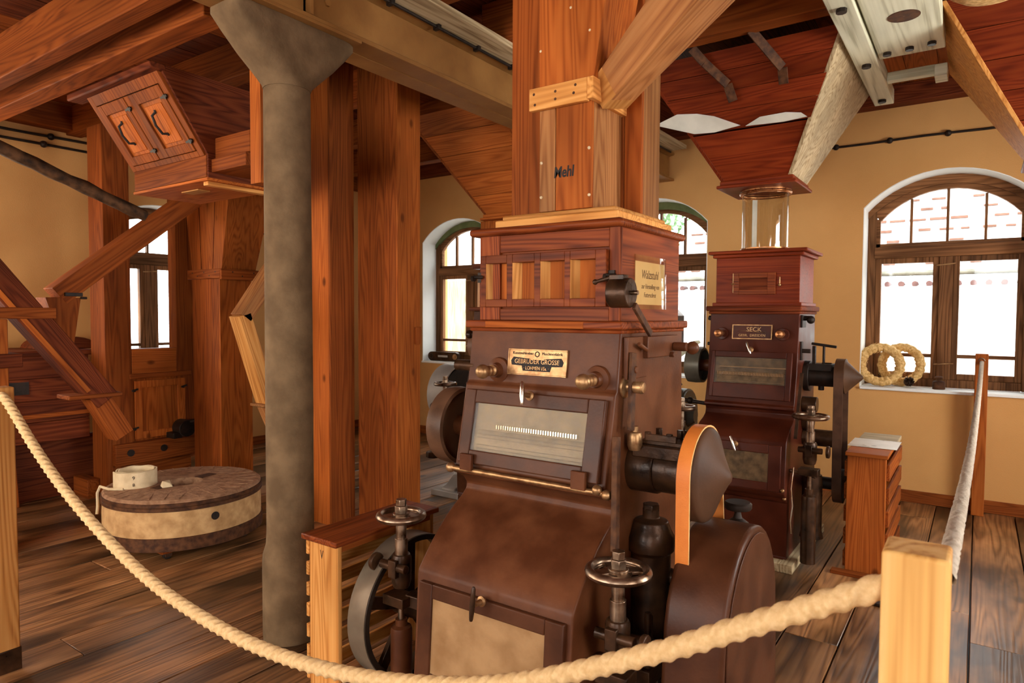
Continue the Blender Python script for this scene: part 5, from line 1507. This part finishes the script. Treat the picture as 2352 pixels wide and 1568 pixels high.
tag(o, 'laminated white sheet lying on the narrow slatted box', 'sheet')
o = MB().box(-0.70, -0.42, 4.37, 4.43, 0.0, 0.022).build('floor_lath', wood('brown', 'x'), bevel=0.003)
tag(o, 'thin brown lath on the floor in front of the slatted box', 'lath')
Mi = Matrix.Translation((-0.41, 4.035, 0.004)) @ Matrix.Rotation(-0.12, 4, 'Z')
o = MB().box(-0.10, 0.10, -0.032, 0.032, 0.0, 0.012).cyl((0.06, 0, 0.012), 0.010, 0.004, 'z', 10).build('floor_iron', BLACK, M=Mi, bevel=0.003)
tag(o, 'flat black iron strip screwed to the floor boards', 'iron strip')

# ================================================================== rope barrier
def post(x, y, h, w, d, label, kind='pine', sock=False, hole=None):
    p = thing('barrier_post', (x, y, 0), label, 'post')
    MB().box(x - w / 2, x + w / 2, y - d / 2, y + d / 2, 0.0 if not sock else 0.0, h).build('post_body', wood(kind, 'z'), p, bevel=0.006, seg=3)
    if sock:
        MB().box(x - w / 2 - 0.003, x + w / 2 + 0.003, y - d / 2 - 0.003, y + d / 2 + 0.003, 0.0, 0.10).build('shoe', OILY, p, bevel=0.003)
    if hole:
        ax, c = hole
        MB().lathe([(0.013, 0.0), (0.021, 0.0), (0.021, 0.0015)], c, ax, 20).build('rope_hole_rim', RUST, p)
        MB().lathe([(0.0, 0.0012), (0.020, 0.0012)], c, ax, 20).build('rope_hole', BLACK, p)
    return p
post(-3.425, 1.070, 1.233, 0.085, 0.082, 'pine rope post at the left edge with a round rope hole', 'honey', True, ('x', (-3.3825, 1.062, 1.195)))
post(-0.060, 1.042, 1.240, 0.078, 0.078, 'bright pine rope post close to the viewer at lower right', 'pine')
fp_ = post(0.025, 6.345, 1.268, 0.085, 0.07, 'brown rope post against the wall under the right window', 'orange')
MB().tube([(0.025 + 0.022 * sin(t), 6.303, 1.205 + 0.03 * cos(t)) for t in (-1.2, -0.6, 0, 0.6, 1.2)], 0.005, 8).build('eye_hook', STEEL, fp_)

def twisted(name, pts, R, mat, pitch, lobes=3, n=18, seg=None):
    """laid rope: a lobed section turning along a smoothed path"""
    P = [Vector(p) for p in pts]
    out = []
    for i in range(len(P) - 1):
        p0, p1, p2, p3 = P[max(i - 1, 0)], P[i], P[i + 1], P[min(i + 2, len(P) - 1)]
        m = max(2, int((p2 - p1).length / (seg or R * 0.55)))
        for k in range(m):
            t = k / m
            out.append(0.5 * ((2 * p1) + (p2 - p0) * t + (2 * p0 - 5 * p1 + 4 * p2 - p3) * t * t + (3 * p1 - p0 - 3 * p2 + p3) * t ** 3))
    out.append(P[-1])
    def prof_(a):
        # outline of round strands laid side by side, with a filled groove
        ph = (a % (2 * pi / lobes)) - pi / lobes
        d = 1.12
        q = 1 - (d * sin(ph)) ** 2
        return max(0.80, (d * cos(ph) + (sqrt(q) if q > 0 else 0)) / (1 + d))
    L = 0.0
    vs, fs = [], []
    u = None
    for i, p in enumerate(out):
        d = (out[min(i + 1, len(out) - 1)] - out[max(i - 1, 0)]).normalized()
        if u is None:
            u = d.orthogonal().normalized()
        u = (u - d * u.dot(d)).normalized()
        w = d.cross(u)
        if i:
            L += (p - out[i - 1]).length
        for k in range(n):
            a = 2 * pi * k / n
            r = R * prof_(a + 2 * pi * L / pitch)
            vs.append(p + (u * cos(a) + w * sin(a)) * r)
    for i in range(len(out) - 1):
        for k in range(n):
            fs.append((i * n + k, i * n + (k + 1) % n, (i + 1) * n + (k + 1) % n, (i + 1) * n + k))
    return MB().add(vs, fs, True).build(name, mat)
o = twisted('barrier_rope', [(-3.40, 1.062, 1.197), (-3.30, 1.057, 1.180), (-3.02, 1.055, 1.020), (-2.754, 1.055, 0.892), (-2.43, 1.055, 0.775), (-2.128, 1.055, 0.696), (-1.84, 1.055, 0.660), (-1.556, 1.055, 0.653), (-1.242, 1.052, 0.688), (-0.95, 1.05, 0.755), (-0.71, 1.048, 0.840), (-0.441, 1.045, 0.977), (-0.296, 1.043, 1.062), (-0.172, 1.042, 1.135), (-0.09, 1.042, 1.182)], 0.0195, ROPE, 0.100, n=36, seg=0.0045)
tag(o, 'thick twisted manila rope sagging from the left post to the near right post', 'rope')
pr_ = [(-0.030 + 0.055 * u, 1.085 + 5.21 * u, 1.192 + 0.012 * u - 0.48 * u * (1 - u)) for u in (0, 0.03, 0.08, 0.16, 0.26, 0.38, 0.5, 0.62, 0.75, 0.88, 1.0)]
o = twisted('barrier_rope', pr_, 0.0145, GREYROPE, 0.035, n=24, seg=0.006)
tag(o, 'pale cord running from the near right post to the post by the window', 'rope')

# ================================================================== on the window sills
def straw_ring(o, R, r, tilt, turn, name_label):
    M = Matrix.Translation(o) @ Matrix.Rotation(turn, 4, 'Z') @ Matrix.Rotation(tilt, 4, 'X')
    mb = MB()
    pts = [(R * cos(2 * pi * i / 60), 0, R * sin(2 * pi * i / 60)) for i in range(60)]
    mb.tube(pts, r, 14, closed=True, rf=None)
    q = []
    rr = random.Random(3)
    for i, p in enumerate(mb.v):
        c = Vector((p[0], 0, p[2])).normalized() * R
        d = Vector(p) - c
        q.append(c + d * (1 + 0.10 * sin(i // 14 * 2.1) + rr.uniform(-0.06, 0.06)))
    mb.v = [tuple(v) for v in q]
    t = mb.build('straw_ring', STRAW, M=M)
    mb = MB()
    for i in range(150):
        a = rr.uniform(0, 2 * pi)
        b = rr.uniform(0, 2 * pi)
        c = Vector((R * cos(a), 0, R * sin(a)))
        n_ = Vector((cos(b) * cos(a), sin(b), cos(b) * sin(a)))
        tg = Vector((-sin(a), 0, cos(a)))
        p = c + n_ * r * 1.02
        mb.rod(p, p + (tg * rr.choice((-1, 1)) * 0.8 + n_ * rr.uniform(0.1, 0.5)) * rr.uniform(0.015, 0.035), 0.0012, 4)
    s = mb.build('loose_straws', STRAW, t, M=M)
    s['kind'] = 'stuff'
    tag(t, name_label, 'wreath')
zs = SILL + 0.022
straw_ring((-0.690, 6.545, zs + 0.188), 0.148, 0.038, -0.16, 0.15, 'front straw ring on the right window sill, overlapping the other')
straw_ring((-0.545, 6.650, zs + 0.188), 0.150, 0.036, -0.10, -0.20, 'rear straw ring on the right window sill, leaning on the casement')
wt = MB().lathe([(0.0, 0.0), (0.044, 0.0), (0.046, 0.006), (0.046, 0.055), (0.040, 0.066), (0.020, 0.072), (0.017, 0.084), (0.030, 0.090), (0.030, 0.102), (0.022, 0.108), (0.0, 0.108)], (-0.262, 6.565, zs), 'z', 24).build('iron_weight', RUST)
tag(wt, 'small rusty scale weight with a knob on the right window sill', 'weight')
pc = MB()
rr = random.Random(5)
pc.sphere((-0.475, 6.56, zs + 0.045), 0.030, 10, 8)
for k in range(60):
    a, b = k * 2.4, (k / 60.0 - 0.5) * 2.6
    d = Vector((cos(a) * cos(b), sin(a) * cos(b), sin(b)))
    p = Vector((-0.475, 6.56, zs + 0.045)) + d * 0.026
    pc.rod(p, p + (d + Vector((0, 0, 0.4))) * 0.017, 0.009, 5, r1=0.003)
tag(pc.build('pine_cone', OILY), 'dark pine cone on the right window sill beside the straw rings', 'pine cone')
lv = thing('spirit_level', (-5.68, 6.58, zs), 'dark round ended wooden level lying on the left window sill', 'level')
pp = [(-5.94 + 0.06 - 0.06 * cos(t), zs + 0.062 + 0.058 * sin(t)) for t in [-pi / 2 + pi * i / 10 for i in range(11)]][::-1]
pp = [(-5.94 + 0.06 - 0.058 * sin(pi * i / 10), zs + 0.060 + 0.058 * cos(pi * i / 10)) for i in range(11)]
pp += [(-5.42 - 0.06 + 0.058 * sin(pi * i / 10), zs + 0.060 - 0.058 * cos(pi * i / 10)) for i in range(11)]
MB().prism(pp, 6.55, 6.60, 'y').build('level_body', OILY, lv, bevel=0.004)
MB().lathe([(0.0, 0.0), (0.030, 0.0), (0.034, -0.004), (0.038, 0.0)], (-5.48, 6.548, zs + 0.06), 'y', 24).build('vial_ring', BRASS, lv)
MB().lathe([(0.0, 0.0), (0.030, 0.0), (0.034, -0.004), (0.038, 0.0)], (-5.88, 6.548, zs + 0.06), 'y', 24).build('vial_ring', OILY, lv)
MB().box(-5.76, -5.60, 6.546, 6.551, zs + 0.050, zs + 0.075).build('vial_window', PALEIRON, lv)

# octagonal drum and pale lifting arm by the middle window
od = thing('octagonal_drum', (-2.72, 6.2, 1.0), 'dark eight sided sieve drum standing before the middle window', 'drum')
oc = [(-2.68 + 0.345 * cos(pi / 8 + pi / 4 * i), 1.42 + 0.345 * sin(pi / 8 + pi / 4 * i)) for i in range(8)]
ic = [(-2.68 + 0.28 * cos(pi / 8 + pi / 4 * i), 1.42 + 0.28 * sin(pi / 8 + pi / 4 * i)) for i in range(8)]
vs, fs = [], []
for p, q in zip(oc, ic):
    vs += [(p[0], 6.10, p[1]), (p[0], 6.30, p[1]), (q[0], 6.30, q[1]), (q[0], 6.10, q[1])]
for i in range(8):
    a, b = 4 * i, 4 * ((i + 1) % 8)
    for j in range(4):
        fs.append((a + j, a + (j + 1) % 4, b + (j + 1) % 4, b + j))
MB().add(vs, fs).build('drum_rim', OILY, od)
MB().prism(ic, 6.20, 6.21, 'y').build('drum_face', GREENGREY, od)
for i in range(10):
    t = 2 * pi * i / 10
    MB().box(-2.68 + 0.2 * cos(t) - 0.02, -2.68 + 0.2 * cos(t) + 0.02, 6.196, 6.20, 1.42 + 0.2 * sin(t) - 0.007, 1.42 + 0.2 * sin(t) + 0.007).build('slot', BLACK, od)
MB().box(-2.75, -2.61, 6.18, 6.28, 0.0, 1.12).build('stand', OILY, od, bevel=0.004)
pa = thing('pale_board', (-2.45, 6.3, 1.0), 'pale slanting board with a white stay before the middle window', 'board')
slant('board', (-2.66, 6.40, 1.00), (-2.26, 6.40, 1.30), 0.16, 0.03, wood('pale', 'z'), pa, up=(-0.6, 0, 0.8))
MB().rod((-2.55, 6.40, 1.03), (-2.46, 6.455, 0.955), 0.010).build('stay', PALEIRON, pa)

# straw lamp at the top right
lp_ = thing('straw_lamp', (0.02, 2.9, 2.7), 'woven straw lamp shade hanging at the top right edge', 'lamp')
MB().lathe([(0.0, 0.010), (0.05, 0.002), (0.100, 0.010), (0.135, 0.035), (0.128, 0.08), (0.085, 0.15), (0.03, 0.19)], (0.012, 2.9, 2.668), 'z', 40).build('shade', STRAW, lp_)
MB().rod((0.012, 2.9, 2.84), (0.012, 2.9, 3.45), 0.006).build('cord', BLACK, lp_)

# ================================================================== outside the windows
o = MB().box(-40, 30, YB + WT + 0.05, 60, -0.75, -0.65).box(-40, XL - WT - 0.05, -20, YB + WT + 0.05, -0.75, -0.65).build('ground', GRASS); o['kind'] = 'structure'
bd_ = thing('farm_building', (3.0, 15, -0.65), 'white rendered building with pale tiled roofs outside the windows', 'building')
MB().box(-5.6, 14, 14.0, 20, -0.65, 1.98).build('wall', OUTWALL, bd_)
MB().box(-5.6, 14, 13.93, 14.0, 1.45, 1.50).build('string_course', TILE, bd_)
MB().box(-1.2, -0.6, 13.98, 14.0, 0.1, 0.8).build('window', PALEIRON, bd_)
MB().hexa([(-5.8, 13.6, 1.91), (14, 13.6, 1.91), (14, 14.3, 2.10), (-5.8, 14.3, 2.10), (-5.8, 13.6, 1.95), (14, 13.6, 1.95), (14, 14.3, 2.14), (-5.8, 14.3, 2.14)]).build('lean_to_roof', TILE, bd_)
mb = MB()
for i in range(90):
    x = -5.6 + i * 0.22
    mb.cyl((x, 14.2, 2.16), 0.055, 0.25, 'y', 8)
o = mb.build('ridge_tiles', surf('red_ridge_tile', (0.060, 0.028, 0.026), (0.10, 0.050, 0.044), 0.8, 0, 9), bd_); o['kind'] = 'stuff'
MB().rod((-5.7, 14.35, 2.36), (14, 14.35, 2.36), 0.05).build('gutter', GREENGREY, bd_)
MB().hexa([(-5.8, 14.4, 2.40), (14, 14.4, 2.40), (14, 19.5, 7.4), (-5.8, 19.5, 7.4), (-5.8, 14.4, 2.50), (14, 14.4, 2.50), (14, 19.5, 7.5), (-5.8, 19.5, 7.5)]).build('roof', TILE, bd_)
rr = random.Random(11)
mb = MB()
for r in range(22):
    t = r / 22.0
    y, z = 14.42 + 5.1 * t, 2.53 + 5.0 * t
    for c in range(62):
        x = -5.6 + c * 0.34 + (r % 2) * 0.17
        if rr.random() < 0.6:
            mb.box(x, x + rr.uniform(0.12, 0.28), y - 0.02, y + 0.05, z, z + 0.03 + rr.uniform(0, 0.02))
o = mb.build('roof_tiles', surf('red_roof_tile', (0.105, 0.048, 0.032), (0.17, 0.085, 0.060), 0.8, 0, 5), bd_); o['kind'] = 'stuff'
bd2 = thing('white_gable', (-11, 13, -0.65), 'white gable end outside the left back window', 'building')
MB().prism([(-19, -0.65), (-9.0, -0.65), (-9.0, 3.6), (-14, 6.6), (-19, 3.6)], 13.0, 18.0, 'y').build('wall', OUTWALL, bd2)
MB().box(-11.5, -10.3, 12.9, 13.0, 0.1, 2.4).build('door', wood('grey', 'z'), bd2)
tr = random.Random(2)
def tree(x, y, h, label):
    t = thing('tree', (x, y, -0.65), label, 'tree')
    MB().cyl((x, y, -0.65), 0.18, h * 0.6, 'z', 10, r1=0.08).build('trunk', BARK, t)
    mb = MB()
    for i in range(1400):
        while True:
            p = Vector((tr.uniform(-1, 1), tr.uniform(-1, 1), tr.uniform(-1, 1)))
            if p.length < 1:
                break
        p = Vector((x + p.x * h * 0.33, y + p.y * h * 0.33, -0.65 + h * 0.68 + p.z * h * 0.34))
        a = Vector((tr.uniform(-1, 1), tr.uniform(-1, 1), tr.uniform(-1, 1))).normalized() * 0.16
        b = a.orthogonal().normalized() * 0.08
        mb.add([p - a, p + b, p + a, p - b], [(0, 1, 2, 3)])
    o = mb.build('foliage', LEAF, t, fix=False)
    o['kind'] = 'stuff'
tree(-10.2, 22, 10.5, 'green tree behind the white building, seen through the middle window')
tree(-18.5, 21, 11.0, 'green tree seen through the fanlight of the left back window')

# ------------------------------------------------------------------ groups of look-alikes, words for the setting
GROUPS = {'mill': 'roller mills', 'hopper': 'grain hoppers', 'post': 'rope barrier posts', 'wreath': 'straw rings on the sill', 'rope': 'barrier ropes',
          'cable': 'black cables', 'spout': 'slanted spouts on the left', 'timber': 'bolted timbers under the ceiling', 'tree': 'trees outside'}
WORDS = {'floor': ('worn brown plank floor of the mill room', 'floor'), 'ceiling': ('dark red board ceiling', 'ceiling'),
         'wall_back': ('ochre plastered back wall with three arched windows', 'wall'), 'wall_left': ('ochre plastered left wall with an arched window', 'wall'),
         'wall_front': ('ochre wall behind the viewer', 'wall'), 'wall_right': ('ochre wall at the right of the viewer', 'wall'),
         'window_1': ('left arched window of the back wall, beside the front mill', 'window'), 'window_2': ('middle arched window of the back wall, between two mills', 'window'),
         'window_3': ('right arched window of the back wall, with straw rings on its sill', 'window'), 'window_4': ('left wall window seen through the wooden frame', 'window')}
for o in list(bpy.data.objects):
    if o.parent is None:
        if o.get('category') in GROUPS and not o.get('group') and o.get('kind') != 'structure':
            o['group'] = GROUPS[o['category']]
        if o.name in WORDS:
            o['label'], o['category'] = WORDS[o.name]
for o in list(bpy.data.objects):
    if o.parent is None and o.get('category') == 'chute':
        o['group'] = 'wooden trunks and spouts'
